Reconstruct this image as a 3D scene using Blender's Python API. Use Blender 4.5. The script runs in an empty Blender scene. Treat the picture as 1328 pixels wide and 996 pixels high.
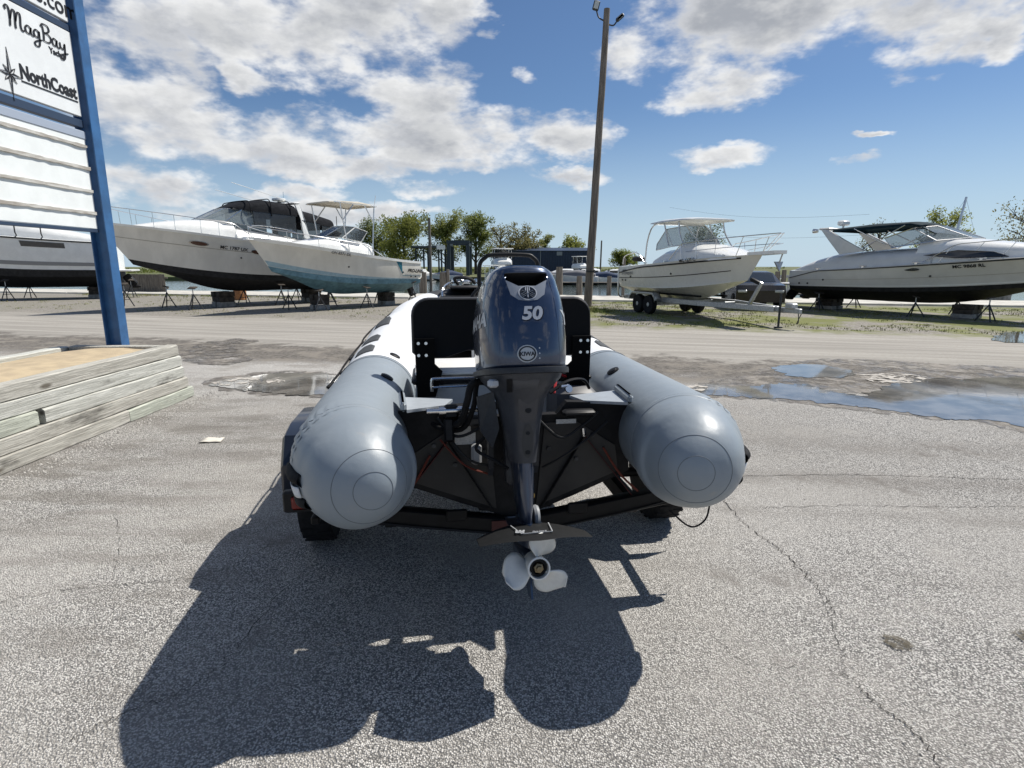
import bpy, bmesh, math, random
from mathutils import Vector, Matrix, noise as mnoise
from mathutils.bvhtree import BVHTree
from mathutils.geometry import delaunay_2d_cdt
R = math.radians
random.seed(7)
scene = bpy.context.scene
COL = scene.collection

# ------------------------------------------------------------------ camera
cam_d = bpy.data.cameras.new('camera'); cam = bpy.data.objects.new('camera', cam_d); COL.objects.link(cam)
CAM_H, PITCH, FPX = 1.68, R(11.68), 740.0
cam_d.sensor_width = 36; cam_d.lens = 36*FPX/1328; cam_d.clip_start = .05; cam_d.clip_end = 4000
cam.location = (0, 0, CAM_H); cam.rotation_euler = (R(90)-PITCH, 0, 0)
scene.camera = cam

# ------------------------------------------------------------------ light
SUN_EL, SUN_AZ = R(54.5), R(60)            # azimuth measured from +Y (ahead) towards +X (right)
sun_d = bpy.data.lights.new('sun', 'SUN'); sun = bpy.data.objects.new('sun', sun_d); COL.objects.link(sun)
sun_d.energy = 5.0; sun_d.angle = R(.53); sun_d.color = (1, .955, .88)
sv = Vector((math.sin(SUN_AZ)*math.cos(SUN_EL), math.cos(SUN_AZ)*math.cos(SUN_EL), math.sin(SUN_EL)))
sun.rotation_euler = sv.to_track_quat('Z', 'Y').to_euler()
scene.view_settings.view_transform = 'Standard'; scene.view_settings.look = 'None'
scene.view_settings.gamma = 1; scene.view_settings.use_curve_mapping = False
scene.view_settings.exposure = 0.24
scene.cycles.max_bounces = 6; scene.cycles.transparent_max_bounces = 12
try: scene.cycles.use_denoising = True
except Exception: pass

# ------------------------------------------------------------------ node helper
class NT:
    def __init__(s, tree): s.t = tree; s.n = tree.nodes; s.l = tree.links
    def new(s, typ, **kw):
        nd = s.n.new(typ)
        for k, v in kw.items(): setattr(nd, k, v)
        return nd
    def setin(s, nd, key, val):
        if val is None: return
        sock = nd.inputs[key]
        if isinstance(val, bpy.types.NodeSocket): s.l.new(val, sock)
        else:
            if hasattr(sock.default_value, '__len__') and not hasattr(val, '__len__'): val = (val,)*len(sock.default_value)
            if hasattr(val, '__len__') and len(val) == 3 and len(sock.default_value) == 4: val = (*val, 1)
            sock.default_value = val
    def math(s, op, a, b=None, c=None, clamp=False):
        nd = s.new('ShaderNodeMath', operation=op); nd.use_clamp = clamp
        for i, v in enumerate((a, b, c)): s.setin(nd, i, v)
        return nd.outputs[0]
    def vmath(s, op, a, b=None):
        nd = s.new('ShaderNodeVectorMath', operation=op); s.setin(nd, 0, a); s.setin(nd, 1, b)
        return nd.outputs[0]
    def noise(s, vec, scale, detail=4, rough=.55, out=0, dist=0):
        nd = s.new('ShaderNodeTexNoise'); s.setin(nd, 'Vector', vec); s.setin(nd, 'Scale', scale); s.setin(nd, 'Detail', detail)
        s.setin(nd, 'Roughness', rough); s.setin(nd, 'Distortion', dist); return nd.outputs[out]
    def voro(s, vec, scale, feature='F1', out=0):
        nd = s.new('ShaderNodeTexVoronoi', feature=feature); s.setin(nd, 'Vector', vec); s.setin(nd, 'Scale', scale); return nd.outputs[out]
    def smooth(s, v, a, b, o0=0., o1=1.):
        nd = s.new('ShaderNodeMapRange', interpolation_type='SMOOTHSTEP'); s.setin(nd, 0, v)
        for i, q in zip((1, 2, 3, 4), (a, b, o0, o1)): s.setin(nd, i, q)
        return nd.outputs[0]
    def mix(s, f, a, b, typ='MIX'):
        nd = s.new('ShaderNodeMix', data_type='RGBA', blend_type=typ); s.setin(nd, 0, f); s.setin(nd, 6, a); s.setin(nd, 7, b); return nd.outputs[2]
    def sep(s, v): nd = s.new('ShaderNodeSeparateXYZ'); s.setin(nd, 0, v); return nd.outputs
    def comb(s, x, y, z):
        nd = s.new('ShaderNodeCombineXYZ'); s.setin(nd, 0, x); s.setin(nd, 1, y); s.setin(nd, 2, z); return nd.outputs[0]

# ------------------------------------------------------------------ world: clear-air sky with cumulus
def px_dir(px, py):
    u, v = (px-664)/FPX, (py-498)/FPX
    c, s_ = math.cos(PITCH), math.sin(PITCH)
    return Vector((u, c-v*s_, -s_-v*c)).normalized()
def px_azel(px, py):
    d = px_dir(px, py); return math.atan2(d.x, d.y), math.asin(d.z)
world = bpy.data.worlds.new('World'); scene.world = world; world.use_nodes = True
w = NT(world.node_tree); w.n.clear()
geo = w.new('ShaderNodeTexCoord').outputs['Generated']
# clouds as bodies in the sky: azimuth / elevation centre, half sizes, strength
CLOUDS = []
def cl(px, py, hw, hh, k=1.0, rot=0):
    a, e = px_azel(px, py); a1, _ = px_azel(px+hw, py); a0, _ = px_azel(px-hw, py); _, e1 = px_azel(px, py-hh); _, e0 = px_azel(px, py+hh)
    CLOUDS.append((a, e, abs(a1-a0)/2, abs(e1-e0)/2, k, rot))
cl(430, 35, 190, 85, 1.05); cl(200, 95, 85, 105, .9); cl(545, 120, 90, 60, .9); cl(330, 185, 200, 42, .9); cl(560, 178, 150, 40, .95)
cl(590, 30, 45, 55, .8); cl(200, 245, 110, 32, .95); cl(420, 218, 150, 26, .95); cl(735, 172, 75, 28, .85); cl(740, 228, 62, 17, .85); cl(560, 246, 75, 12, .75)
cl(1000, 30, 235, 75, 1.2, .0); cl(960, 105, 120, 38, .95); cl(1180, 30, 120, 62, 1.0); cl(820, 70, 65, 45, .9); cl(1290, 40, 40, 30, .75)
cl(935, 203, 85, 18, .85); cl(1120, 214, 44, 10, .75); cl(1150, 172, 16, 5, .6); cl(640, 50, 14, 12, .6); cl(335, 112, 45, 26, .8)
cl(460, 275, 110, 12, .6); cl(250, 270, 120, 18, .8); cl(560, 215, 120, 16, .75); cl(330, 250, 110, 14, .7); cl(690, 95, 20, 14, .55); cl(100, 60, 100, 120, .8)
grp = bpy.data.node_groups.new('cloud_density', 'ShaderNodeTree')
grp.interface.new_socket('Dir', in_out='INPUT', socket_type='NodeSocketVector')
grp.interface.new_socket('Density', in_out='OUTPUT', socket_type='NodeSocketFloat')
g = NT(grp); gi = g.new('NodeGroupInput'); go = g.new('NodeGroupOutput')
dvec = g.vmath('NORMALIZE', gi.outputs[0]); x, y, z = g.sep(dvec)
az = g.math('ARCTAN2', x, y); el = g.math('ARCSINE', z)
stretch = g.vmath('MULTIPLY', dvec, (1, 1, 2.1))
warp = g.noise(stretch, 7.0, 5, .6, out=1)
wx, wy, wz = g.sep(g.vmath('SUBTRACT', warp, (.5, .5, .5)))
azw = g.math('MULTIPLY_ADD', wx, .16, az); elw = g.math('MULTIPLY_ADD', wz, .085, el)
acc = None
for (a, e, ha, he, k, rot) in CLOUDS:
    u_ = g.math('DIVIDE', g.math('SUBTRACT', azw, a), ha*1.0); v_ = g.math('DIVIDE', g.math('SUBTRACT', elw, e), he*1.0)
    d2 = g.math('ADD', g.math('MULTIPLY', u_, u_), g.math('MULTIPLY', v_, v_))
    b = g.math('MULTIPLY', g.math('SUBTRACT', 1.0, d2), k)
    acc = b if acc is None else g.math('SMOOTH_MAX', acc, b, .25)
acc = g.math('MAXIMUM', acc, -1.0)
# broken cumulus everywhere else (outside the view), unseen, thinned out to weaken fill light in the shadows
far = g.math('MULTIPLY', g.math('SUBTRACT', g.noise(stretch, 2.6, 3, .5), .57), 6.0)
gate = g.smooth(g.math('ABSOLUTE', g.math('ADD', az, .02)), .78, 1.0)
gate = g.math('MAXIMUM', gate, g.smooth(el, .52, .68))
farb = g.math('ADD', g.math('MULTIPLY', far, gate), g.math('MULTIPLY', g.math('SUBTRACT', gate, 1.0), 3.0))
acc = g.math('MAXIMUM', acc, farb)
n1 = g.noise(stretch, 6.0, 7, .57); n2 = g.noise(stretch, 17., 4, .6)
dn = g.math('MULTIPLY_ADD', g.math('SUBTRACT', n1, .5), 5.2, acc)
dn = g.math('MULTIPLY_ADD', g.math('SUBTRACT', n2, .5), 0.6, dn)
g.l.new(dn, go.inputs[0])
def cdens(vec):
    nd = w.new('ShaderNodeGroup'); nd.node_tree = grp; w.setin(nd, 0, vec); return nd.outputs[0]
D0 = cdens(geo)
str_w = w.vmath('MULTIPLY', geo, (1, 1, 2.1)); L0 = w.noise(str_w, 6.0, 5, .6); L1 = w.noise(w.vmath('ADD', str_w, tuple(sv*.035)), 6.0, 5, .6)
sky = w.new('ShaderNodeTexSky', sky_type='NISHITA'); sky.sun_disc = False
sky.sun_elevation = SUN_EL; sky.sun_rotation = SUN_AZ; sky.altitude = 200; sky.air_density = 1.0; sky.dust_density = .5; sky.ozone_density = 2.2
alpha = w.smooth(D0, -.12, .85)
alpha = w.math('MULTIPLY', alpha, w.smooth(w.sep(geo)[2], .0, .09))
thick = w.smooth(D0, .40, 1.45)
lit = w.smooth(w.math('SUBTRACT', L0, L1), -.10, .12)
ccol = w.mix(thick, (15.5, 15.6, 15.8), (5.4, 5.8, 6.5))
ccol = w.mix(lit, w.mix(.55, ccol, (7.6, 8.0, 8.8)), w.mix(.45, ccol, (17.5, 17.5, 17.2)))
hz = w.smooth(w.sep(geo)[2], -.04, .26, .85, 0.)
skyc = w.mix(1., sky.outputs[0], (1.06, 1.27, 1.50), 'MULTIPLY')
skyc = w.mix(hz, skyc, (9.4, 12.0, 14.4))
final = w.mix(alpha, skyc, ccol)
bg = w.new('ShaderNodeBackground'); w.setin(bg, 0, final); w.setin(bg, 1, .050)
wo = w.new('ShaderNodeOutputWorld'); w.l.new(bg.outputs[0], wo.inputs[0])
world.cycles.sampling_method = 'MANUAL'; world.cycles.sample_map_resolution = 512
# ------------------------------------------------------------------ materials
MATS = {}
def mat(name, col, rough=.5, metal=0., var=0., vscale=20., bump=0., bscale=120., coat=0., spec=.5, stretch=(1,1,1), col2=None, detail=5, alpha=None, trans=0., ior=1.45):
    if name in MATS: return MATS[name]
    m = bpy.data.materials.new(name); m.use_nodes = True; t = NT(m.node_tree); p = t.n['Principled BSDF']
    tc = t.vmath('MULTIPLY', t.new('ShaderNodeTexCoord').outputs['Object'], stretch)
    c = (*col, 1)
    if var or col2:
        n = t.noise(tc, vscale, detail, .6)
        c2 = col2 or tuple(max(0, q*(1-var)) for q in col); c1 = col if col2 else tuple(q*(1+var*.7) for q in col)
        c = t.mix(t.smooth(n, .33, .67), c1, c2)
        t.setin(p, 'Roughness', t.math('MULTIPLY_ADD', n, .16, rough-.08))
    else: t.setin(p, 'Roughness', rough)
    t.setin(p, 'Base Color', c); t.setin(p, 'Metallic', metal); t.setin(p, 'Coat Weight', coat); t.setin(p, 'Coat Roughness', .05)
    t.setin(p, 'Specular IOR Level', spec); t.setin(p, 'Transmission Weight', trans); t.setin(p, 'IOR', ior)
    if alpha is not None: t.setin(p, 'Alpha', alpha)
    if bump:
        b = t.new('ShaderNodeBump'); t.setin(b, 'Strength', bump); t.setin(b, 'Distance', .01); t.setin(b, 'Height', t.noise(tc, bscale, 4, .6)); t.l.new(b.outputs[0], p.inputs['Normal'])
    MATS[name] = m; return m
# ------------------------------------------------------------------ mesh builder
class MB:
    def __init__(s): s.v = []; s.f = []
    def add(s, vs, fs):
        o = len(s.v); s.v += [tuple(q) for q in vs]; s.f += [tuple(i+o for i in f) for f in fs]; return s
    def box(s, c, d, rot=None, bev=0.):
        c = Vector(c); hx, hy, hz = d[0]/2, d[1]/2, d[2]/2
        if bev <= 0:
            vs = [Vector((sx*hx, sy*hy, sz*hz)) for sz in (-1,1) for sy in (-1,1) for sx in (-1,1)]
            fs = [(0,2,3,1),(4,5,7,6),(0,1,5,4),(2,6,7,3),(0,4,6,2),(1,3,7,5)]
        else:
            vs, fs = [], []
            b = min(bev, hx*.9, hy*.9, hz*.9)
            for (zz, k) in ((-hz, b), (-hz+b, 0), (hz-b, 0), (hz, b)):
                X, Y = hx-k, hy-k; q = b if k == 0 else b*.7
                vs += [Vector(p) for p in ((X-q,-Y,zz),(X,-Y+q,zz),(X,Y-q,zz),(X-q,Y,zz),(-X+q,Y,zz),(-X,Y-q,zz),(-X,-Y+q,zz),(-X+q,-Y,zz))]
            for r in range(3):
                for i in range(8): fs.append((r*8+i, r*8+(i+1)%8, r*8+8+(i+1)%8, r*8+8+i))
            fs.append(tuple(range(7,-1,-1))); fs.append(tuple(range(24,32)))
        if rot is not None: vs = [rot @ q for q in vs]
        return s.add([q+c for q in vs], fs)
    def bar(s, a, b, w, h=None, bev=0.):
        a, b = Vector(a), Vector(b); h = h or w; d = b-a; L = d.length
        q = d.to_track_quat('Y', 'Z').to_matrix()
        return s.box((a+b)/2, (w, L, h), q, bev)
    def loft(s, rings, close=True, cap0=False, cap1=False):
        n = len(rings[0]); o = len(s.v)
        for r in rings: s.v += [tuple(q) for q in r]
        m = n if close else n-1
        for i in range(len(rings)-1):
            for j in range(m):
                s.f.append((o+i*n+j, o+i*n+(j+1)%n, o+(i+1)*n+(j+1)%n, o+(i+1)*n+j))
        if cap0: s.f.append(tuple(o+j for j in range(n-1,-1,-1)))
        if cap1: s.f.append(tuple(o+(len(rings)-1)*n+j for j in range(n)))
        return s
    def tube(s, pts, r, n=8, caps=True, closed=False):
        pts = [Vector(p) for p in pts]; rs = r if hasattr(r, '__len__') else [r]*len(pts); rings = []; up = None
        for i, p in enumerate(pts):
            if closed: d = pts[(i+1)%len(pts)]-pts[i-1]
            else: d = pts[min(i+1, len(pts)-1)]-pts[max(i-1, 0)]
            d.normalize()
            if up is None: up = Vector((0,0,1)) if abs(d.z) < .9 else Vector((1,0,0))
            sd = d.cross(up)
            if sd.length < 1e-4: sd = d.orthogonal()
            sd.normalize(); up = sd.cross(d).normalized()
            rings.append([p+(sd*math.cos(2*math.pi*k/n)+up*math.sin(2*math.pi*k/n))*rs[i] for k in range(n)])
        if closed: rings.append(rings[0])
        return s.loft(rings, True, caps and not closed, caps and not closed)
    def disc(s, c, nrm, r, th=.004, n=24, r2=None, ry=None):
        c = Vector(c); nrm = Vector(nrm).normalized(); a = nrm.orthogonal().normalized()
        if abs(nrm.z) < .9: a = Vector((0,0,1)).cross(nrm).normalized()
        b = nrm.cross(a); ry = ry or r
        def ring(k, o, ): return [c+nrm*o+a*math.cos(2*math.pi*i/n)*r*k+b*math.sin(2*math.pi*i/n)*ry*k for i in range(n)]
        if r2 is None: return s.loft([ring(1,0), ring(1,th*.7), ring(.97,th)], True, True, True)
        k = r2/r; return s.loft([ring(1,0), ring(1,th), ring(k,th), ring(k,0), ring(1,0)], True)
    def lathe(s, c, axis, prof, n=24):      # prof: (r, h) along axis
        c = Vector(c); ax = Vector(axis).normalized(); a = ax.orthogonal().normalized(); b = ax.cross(a)
        rings = [[c+ax*h+(a*math.cos(2*math.pi*i/n)+b*math.sin(2*math.pi*i/n))*max(r,1e-4) for i in range(n)] for r, h in prof]
        return s.loft(rings, True, True, True)
    def prism(s, poly, a, vec):              # polygon (list of 3d pts) extruded by vec
        poly = [Vector(p)+Vector(a) for p in poly]; n = len(poly); v = Vector(vec)
        return s.add(poly+[p+v for p in poly], [tuple(range(n-1,-1,-1)), tuple(range(n,2*n))]+[(i,(i+1)%n,n+(i+1)%n,n+i) for i in range(n)])
    def grid(s, rows, close=False): return s.loft(rows, close)
    def xf(s, M): s.v = [tuple(M @ Vector(q)) for q in s.v]; return s
    def build(s, name, m, parent=None, smooth=True, ang=40, thick=0., sub=0):
        me = bpy.data.meshes.new(name); me.from_pydata(s.v, [], s.f); me.validate(); me.update()
        bm = bmesh.new(); bm.from_mesh(me); bmesh.ops.remove_doubles(bm, verts=bm.verts, dist=1e-5); bmesh.ops.recalc_face_normals(bm, faces=bm.faces); bm.to_mesh(me); bm.free()
        for mm in (m if isinstance(m, (list, tuple)) else [m]): me.materials.append(mm)
        if smooth:
            for p in me.polygons: p.use_smooth = True
            try: me.set_sharp_from_angle(angle=R(ang))
            except Exception: pass
        o = bpy.data.objects.new(name, me); COL.objects.link(o)
        if parent: o.parent = parent
        if thick: md = o.modifiers.new('solid', 'SOLIDIFY'); md.thickness = thick; md.offset = 0
        if sub: md = o.modifiers.new('sub', 'SUBSURF'); md.levels = sub; md.render_levels = sub
        return o
def tag(o, label=None, cat=None, group=None, kind=None):
    for k, v in (('label', label), ('category', cat), ('group', group), ('kind', kind)):
        if v: o[k] = v
    return o
def empty(name, loc=(0,0,0), rz=0., label=None, cat=None, group=None, rx=0., sc=1.):
    o = bpy.data.objects.new(name, None); COL.objects.link(o); o.location = loc; o.rotation_euler = (rx, 0, rz); o.empty_display_size = .1; o.scale = (sc, sc, sc)
    return tag(o, label, cat, group)
def copy_tree(o, parent=None):
    c = o.copy(); COL.objects.link(c); c.parent = parent
    for ch in o.children: copy_tree(ch, c)
    return c
def px_ground(px, py, z=0.):
    d = px_dir(px, py); t = (z-CAM_H)/d.z; return Vector((d.x*t, d.y*t, z))
def lerp(a, b, t): return a+(b-a)*t
def interp(tab, x):
    if x <= tab[0][0]: return tab[0][1]
    for (a, b) in zip(tab, tab[1:]):
        if x <= b[0]:
            t = (x-a[0])/(b[0]-a[0]); t = t*t*(3-2*t)*.5+t*.5; return lerp(a[1], b[1], t)
    return tab[-1][1]
def catmull(pts, k=6):
    pts = [Vector(p) for p in pts]; out = []
    for i in range(len(pts)-1):
        p0 = pts[max(i-1,0)]; p1 = pts[i]; p2 = pts[i+1]; p3 = pts[min(i+2,len(pts)-1)]
        for j in range(k):
            t = j/k; out.append(.5*((2*p1)+(p2-p0)*t+(2*p0-5*p1+4*p2-p3)*t*t+(3*p1-p0-3*p2+p3)*t**3))
    out.append(pts[-1]); return out
# text as real mesh: origin, right and up vectors; optional projection onto a surface
def text_mesh(name, body, m, parent, origin, right, up, size, depth=.002, bold=0., shear=0., align='LEFT', bvh=None, cast=None, off=.0015, xs=1., cuts=0, space=1.):
    cu = bpy.data.curves.new(name, 'FONT'); cu.body = body; cu.size = size; cu.offset = bold; cu.shear = shear; cu.align_x = align; cu.space_character = space
    cu.resolution_u = 3
    if bvh is None: cu.extrude = depth/2
    tmp = bpy.data.objects.new('tmp', cu); COL.objects.link(tmp); bpy.context.view_layer.update()
    me = bpy.data.meshes.new_from_object(tmp.evaluated_get(bpy.context.evaluated_depsgraph_get()))
    bpy.data.objects.remove(tmp); bpy.data.curves.remove(cu)
    o3 = Vector(origin); r3 = Vector(right).normalized(); u3 = Vector(up).normalized(); n3 = r3.cross(u3)
    if cuts:
        bm = bmesh.new(); bm.from_mesh(me); bmesh.ops.triangulate(bm, faces=bm.faces); bmesh.ops.subdivide_edges(bm, edges=bm.edges, cuts=cuts); bm.to_mesh(me); bm.free()
    for v in me.vertices:
        q = o3+r3*v.co.x*xs+u3*v.co.y+n3*v.co.z
        if bvh is not None:
            c = Vector(cast).normalized(); hit, nn, i, d = bvh.ray_cast(q-c*.5, c)
            if hit is None: hit = bvh.find_nearest(q)[0]
            q = hit-c*off
        v.co = q
    me.materials.clear(); me.materials.append(m); me.name = name
    for p in me.polygons: p.material_index = 0
    o = bpy.data.objects.new(name, me); COL.objects.link(o)
    if parent: o.parent = parent
    return o
def stroke(mb, pts, wd, origin, right, up, k=6, th=.004, wob=None):   # brush stroke lying on a board
    o3, r3, u3 = Vector(origin), Vector(right), Vector(up); n3 = r3.cross(u3)
    c = catmull([(p[0], p[1], 0) for p in pts], k); a, b = [], []
    for i, p in enumerate(c):
        d = c[min(i+1,len(c)-1)]-c[max(i-1,0)]
        if d.length < 1e-6: d = Vector((1,0,0))
        d.normalize(); nn = Vector((-d.y, d.x, 0)); wv = wd*(.55+.6*abs(d.y))*(.6 if i in (0, len(c)-1) else 1)
        for lst, sg in ((a, 1), (b, -1)):
            q = p+nn*wv*sg*.5; lst.append(o3+r3*q.x+u3*q.y+n3*th)
    mb.loft([a, b], close=False)

# common materials
M_white = mat('gelcoat_white', (.78,.78,.75), .25, var=.06, vscale=2.5, coat=.3)
M_cream = mat('gelcoat_cream', (.70,.68,.61), .28, var=.07, vscale=2, coat=.3)
M_grey_gel = mat('gelcoat_silver', (.64,.63,.60), .25, var=.05, vscale=2, coat=.3)
M_black = mat('black_plastic', (.009,.009,.01), .5, var=.3, vscale=30, spec=.3)
M_rubber = mat('black_rubber', (.012,.012,.013), .8, spec=.25, var=.3, vscale=40)
M_blackpaint = mat('black_bottom_paint', (.012,.012,.013), .7, var=.5, vscale=6)
M_bluepaint = mat('blue_bottom_paint', (.12,.235,.29), .65, var=.25, vscale=5)
M_steel = mat('stainless_steel', (.62,.62,.62), .2, metal=1.)
M_galv = mat('galvanised_steel', (.45,.46,.47), .45, metal=.7, var=.2, vscale=25)
M_darksteel = mat('dark_steel', (.05,.052,.055), .5, metal=.5, var=.3, vscale=30)
M_glass = mat('tinted_glass', (.02,.025,.03), .03, spec=.8, coat=.3)
M_canvas = mat('black_canvas', (.013,.014,.017), .9, spec=.15, var=.3, vscale=8, bump=.4, bscale=30)
M_wood = mat('weathered_wood', (.17,.15,.125), .9, var=.4, vscale=3, stretch=(8,8,.6), bump=.5, bscale=12)
M_red = mat('red_lens', (.30,.01,.008), .2, coat=.5)
M_concrete = mat('concrete', (.50,.48,.43), .9, var=.18, vscale=1.2, bump=.3, bscale=60)
# ------------------------------------------------------------------ ground
# the yard runs parallel to the seawall: t = Y + .25 X is the distance across it
SL = .25
def ground_material():
    m = bpy.data.materials.new('yard_ground'); m.use_nodes = True; t = NT(m.node_tree); p = t.n['Principled BSDF']
    pos = t.new('ShaderNodeNewGeometry').outputs['Position']; x, y, z = t.sep(pos)
    tt = t.math('MULTIPLY_ADD', x, SL, y)
    nl = t.noise(pos, .55, 5, .6); nm = t.noise(pos, 2.2, 6, .65); nh = t.noise(pos, 14, 5, .65)
    tw = t.math('ADD', tt, t.math('MULTIPLY', t.math('SUBTRACT', nl, .5), 2.6)); tw = t.math('ADD', tw, t.math('MULTIPLY', t.math('SUBTRACT', nm, .5), 1.3))
    # worn asphalt with exposed chippings: pale stones in dark binder
    v1 = t.new('ShaderNodeTexVoronoi', feature='F1'); t.setin(v1, 'Vector', pos); t.setin(v1, 'Scale', 138.)
    cr = t.sep(v1.outputs['Color'])[0]; dist = v1.outputs['Distance']
    stone = t.mix(t.smooth(cr, .0, 1.), (.215,.205,.19), (.80,.775,.73))
    stone = t.mix(t.math('MULTIPLY', t.sep(v1.outputs['Color'])[1], .3), stone, (.42,.39,.35))
    asph = t.mix(t.smooth(dist, .35, .72), stone, (.13,.127,.122))
    v2 = t.new('ShaderNodeTexVoronoi', feature='F1'); t.setin(v2, 'Vector', pos); t.setin(v2, 'Scale', 58.); r2 = t.sep(v2.outputs['Color'])
    bigst = t.math('MULTIPLY', t.smooth(r2[0], .78, .82), t.smooth(v2.outputs['Distance'], .32, .48, .8, 0)); asph = t.mix(bigst, asph, t.mix(r2[1], (.16,.15,.14), (.74,.72,.68)))
    asph = t.mix(t.smooth(nl, .38, .66, .0, .5), asph, (.29,.272,.245))
    asph = t.mix(t.smooth(nm, .5, .75, 0, .38), asph, (.44,.415,.38))
    patch = t.smooth(t.noise(pos, 1.1, 5, .7), .60, .68, 0, .5)
    asph = t.mix(patch, asph, (.115,.10,.088))
    big = t.noise(pos, .28, 3, .5); left = t.smooth(x, -.5, -2.6, 0, 1)
    dirt = t.math('MULTIPLY', left, t.smooth(t.noise(t.vmath('MULTIPLY', pos, (.7,2.2,1)), 1.3, 6, .7), .46, .62, 0, .55)); asph = t.mix(dirt, asph, (.15,.135,.115))
    asph = t.mix(t.smooth(big, .42, .6, 0, .25), asph, (.56,.535,.495))
    tl = t.math('MULTIPLY_ADD', x, .12, y)                   # tyre-dirtied bands across the lot
    tlw = t.math('ADD', tl, t.math('MULTIPLY', t.math('SUBTRACT', nm, .5), .3))
    for c0, wd, k in ((5.6, .5, .25), (4.65, .28, .34), (3.95, .14, .22), (3.1, .16, .14)):
        band = t.math('MULTIPLY', t.smooth(t.math('ABSOLUTE', t.math('SUBTRACT', tlw, c0)), 0, wd, k, 0), t.smooth(nm, .3, .6, .25, 1))
        asph = t.mix(band, asph, (.10,.085,.072))
    # damp dark grit between lot and lane
    grit = t.mix(t.smooth(nh, .35, .66), (.185,.17,.15), (.085,.076,.066))
    grit = t.mix(t.smooth(nm, .45, .62, 0, .7), grit, (.25,.225,.19))
    # packed pale lane
    streak = t.noise(t.vmath('MULTIPLY', t.comb(t.math('MULTIPLY_ADD', y, -SL, x), tt, 0.), (.16, 3.2, 1)), 1.0, 4, .6)
    lane = t.mix(t.smooth(streak, .35, .66), (.36,.34,.305), (.255,.24,.215)); lane = t.mix(t.smooth(nh, .4, .7, 0, .45), lane, (.24,.215,.18))
    # gravel verge with thin grass
    grav = t.mix(t.smooth(nh, .36, .64), (.30,.28,.25), (.15,.137,.12))
    gmask = t.math('MULTIPLY', t.smooth(t.noise(pos, .42, 6, .7), .42, .56), t.smooth(x, -3, 4, .12, 1.))
    grav = t.mix(gmask, grav, t.mix(nh, (.10,.125,.03), (.19,.185,.07)))
    c = t.mix(t.smooth(tw, 8.3, 9.6), asph, grit); c = t.mix(t.smooth(tw, 10.9, 11.5), c, lane); c = t.mix(t.smooth(tw, 16.0, 17.4), c, grav)
    t.setin(p, 'Base Color', c); t.setin(p, 'Roughness', .92); t.setin(p, 'Specular IOR Level', .25)
    near = t.smooth(y, 6, 14, 1, .15)
    h = t.math('ADD', t.math('MULTIPLY', t.math('SUBTRACT', .6, dist), .9), t.math('MULTIPLY', nh, .6))
    b = t.new('ShaderNodeBump'); t.setin(b, 'Strength', t.math('MULTIPLY', near, .9)); t.setin(b, 'Distance', .010); t.setin(b, 'Height', h); t.l.new(b.outputs[0], p.inputs['Normal'])
    return m
M_ground = ground_material()
WALL_T = 29.0                                     # seawall inner edge, in t
def wall_y(x, off=0.): return WALL_T+off-SL*x
mb = MB(); xs = [-900,-200,-60,-30,-15,-5,0,5,15,30,60,200,900]
mb.grid([[(x, -60, 0) for x in xs], [(x, 0, 0) for x in xs], [(x, max(wall_y(x, .0), -50), 0) for x in xs]])
ground = tag(mb.build('ground', M_ground, smooth=False), 'worn chip asphalt lot running into pale gravel yard', 'ground', kind='structure')

# concrete apron and seawall: slabs cast one after another
apron = empty('concrete_apron', (0,0,0), 0, 'pale concrete apron along the edge of the basin', 'apron'); apron['kind'] = 'structure'
dirv = Vector((1, -SL, 0)).normalized(); nrmv = Vector((SL, 1, 0)).normalized()
slab_w, slab_l = 4.0, 4.6
base = Vector((0, WALL_T, 0))
for i in range(-13, 13):
    mb = MB(); c = base+dirv*(i*slab_l+1.3)+nrmv*(slab_w/2+.01); q = Matrix.Rotation(math.atan2(-SL, 1), 3, 'Z')
    mb.box((c.x, c.y, -.42+random.uniform(0,.012)), (slab_l-.03, slab_w, 1.0), q, .02); mb.build('slab', M_concrete, apron, smooth=False)
# basin water
def water_material():
    m = bpy.data.materials.new('basin_water'); m.use_nodes = True; t = NT(m.node_tree); p = t.n['Principled BSDF']
    pos = t.new('ShaderNodeNewGeometry').outputs['Position']
    t.setin(p, 'Base Color', (.045,.06,.05)); t.setin(p, 'Roughness', .05); t.setin(p, 'IOR', 1.33)
    b = t.new('ShaderNodeBump'); t.setin(b, 'Strength', .25); t.setin(b, 'Distance', .05); t.setin(b, 'Height', t.noise(t.vmath('MULTIPLY', pos, (.6,1.6,1)), 2.2, 4, .6)); t.l.new(b.outputs[0], p.inputs['Normal'])
    return m
mb = MB(); mb.add([(-900, wall_y(-900, 3), -.95), (900, wall_y(900, 3), -.95), (900, 1200, -.95), (-900, 1200, -.95)], [(0,1,2,3)])
tag(mb.build('basin_water', water_material(), smooth=False), 'calm grey blue marina basin water beyond the apron', 'water', kind='structure')
# far bank
M_lawn = mat('far_lawn', (.075,.10,.03), .95, var=.35, vscale=.12, col2=(.13,.125,.06))
FAR_Y = 112.
mb = MB(); n = 40
rows = []
for (dy, zz) in ((0, -.9), (.02, .0), (3.5, .0), (9, .15), (120, .5), (1500, 0.)):
    rows.append([(-900+1800*i/n, FAR_Y+dy+8*math.sin(i*.9)*(1 if dy < 100 else 0)*.3, zz-.35) for i in range(n+1)])
mb.grid(rows)
tag(mb.build('far_bank', M_lawn), 'low grassy bank across the basin', 'bank', kind='structure')
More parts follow.
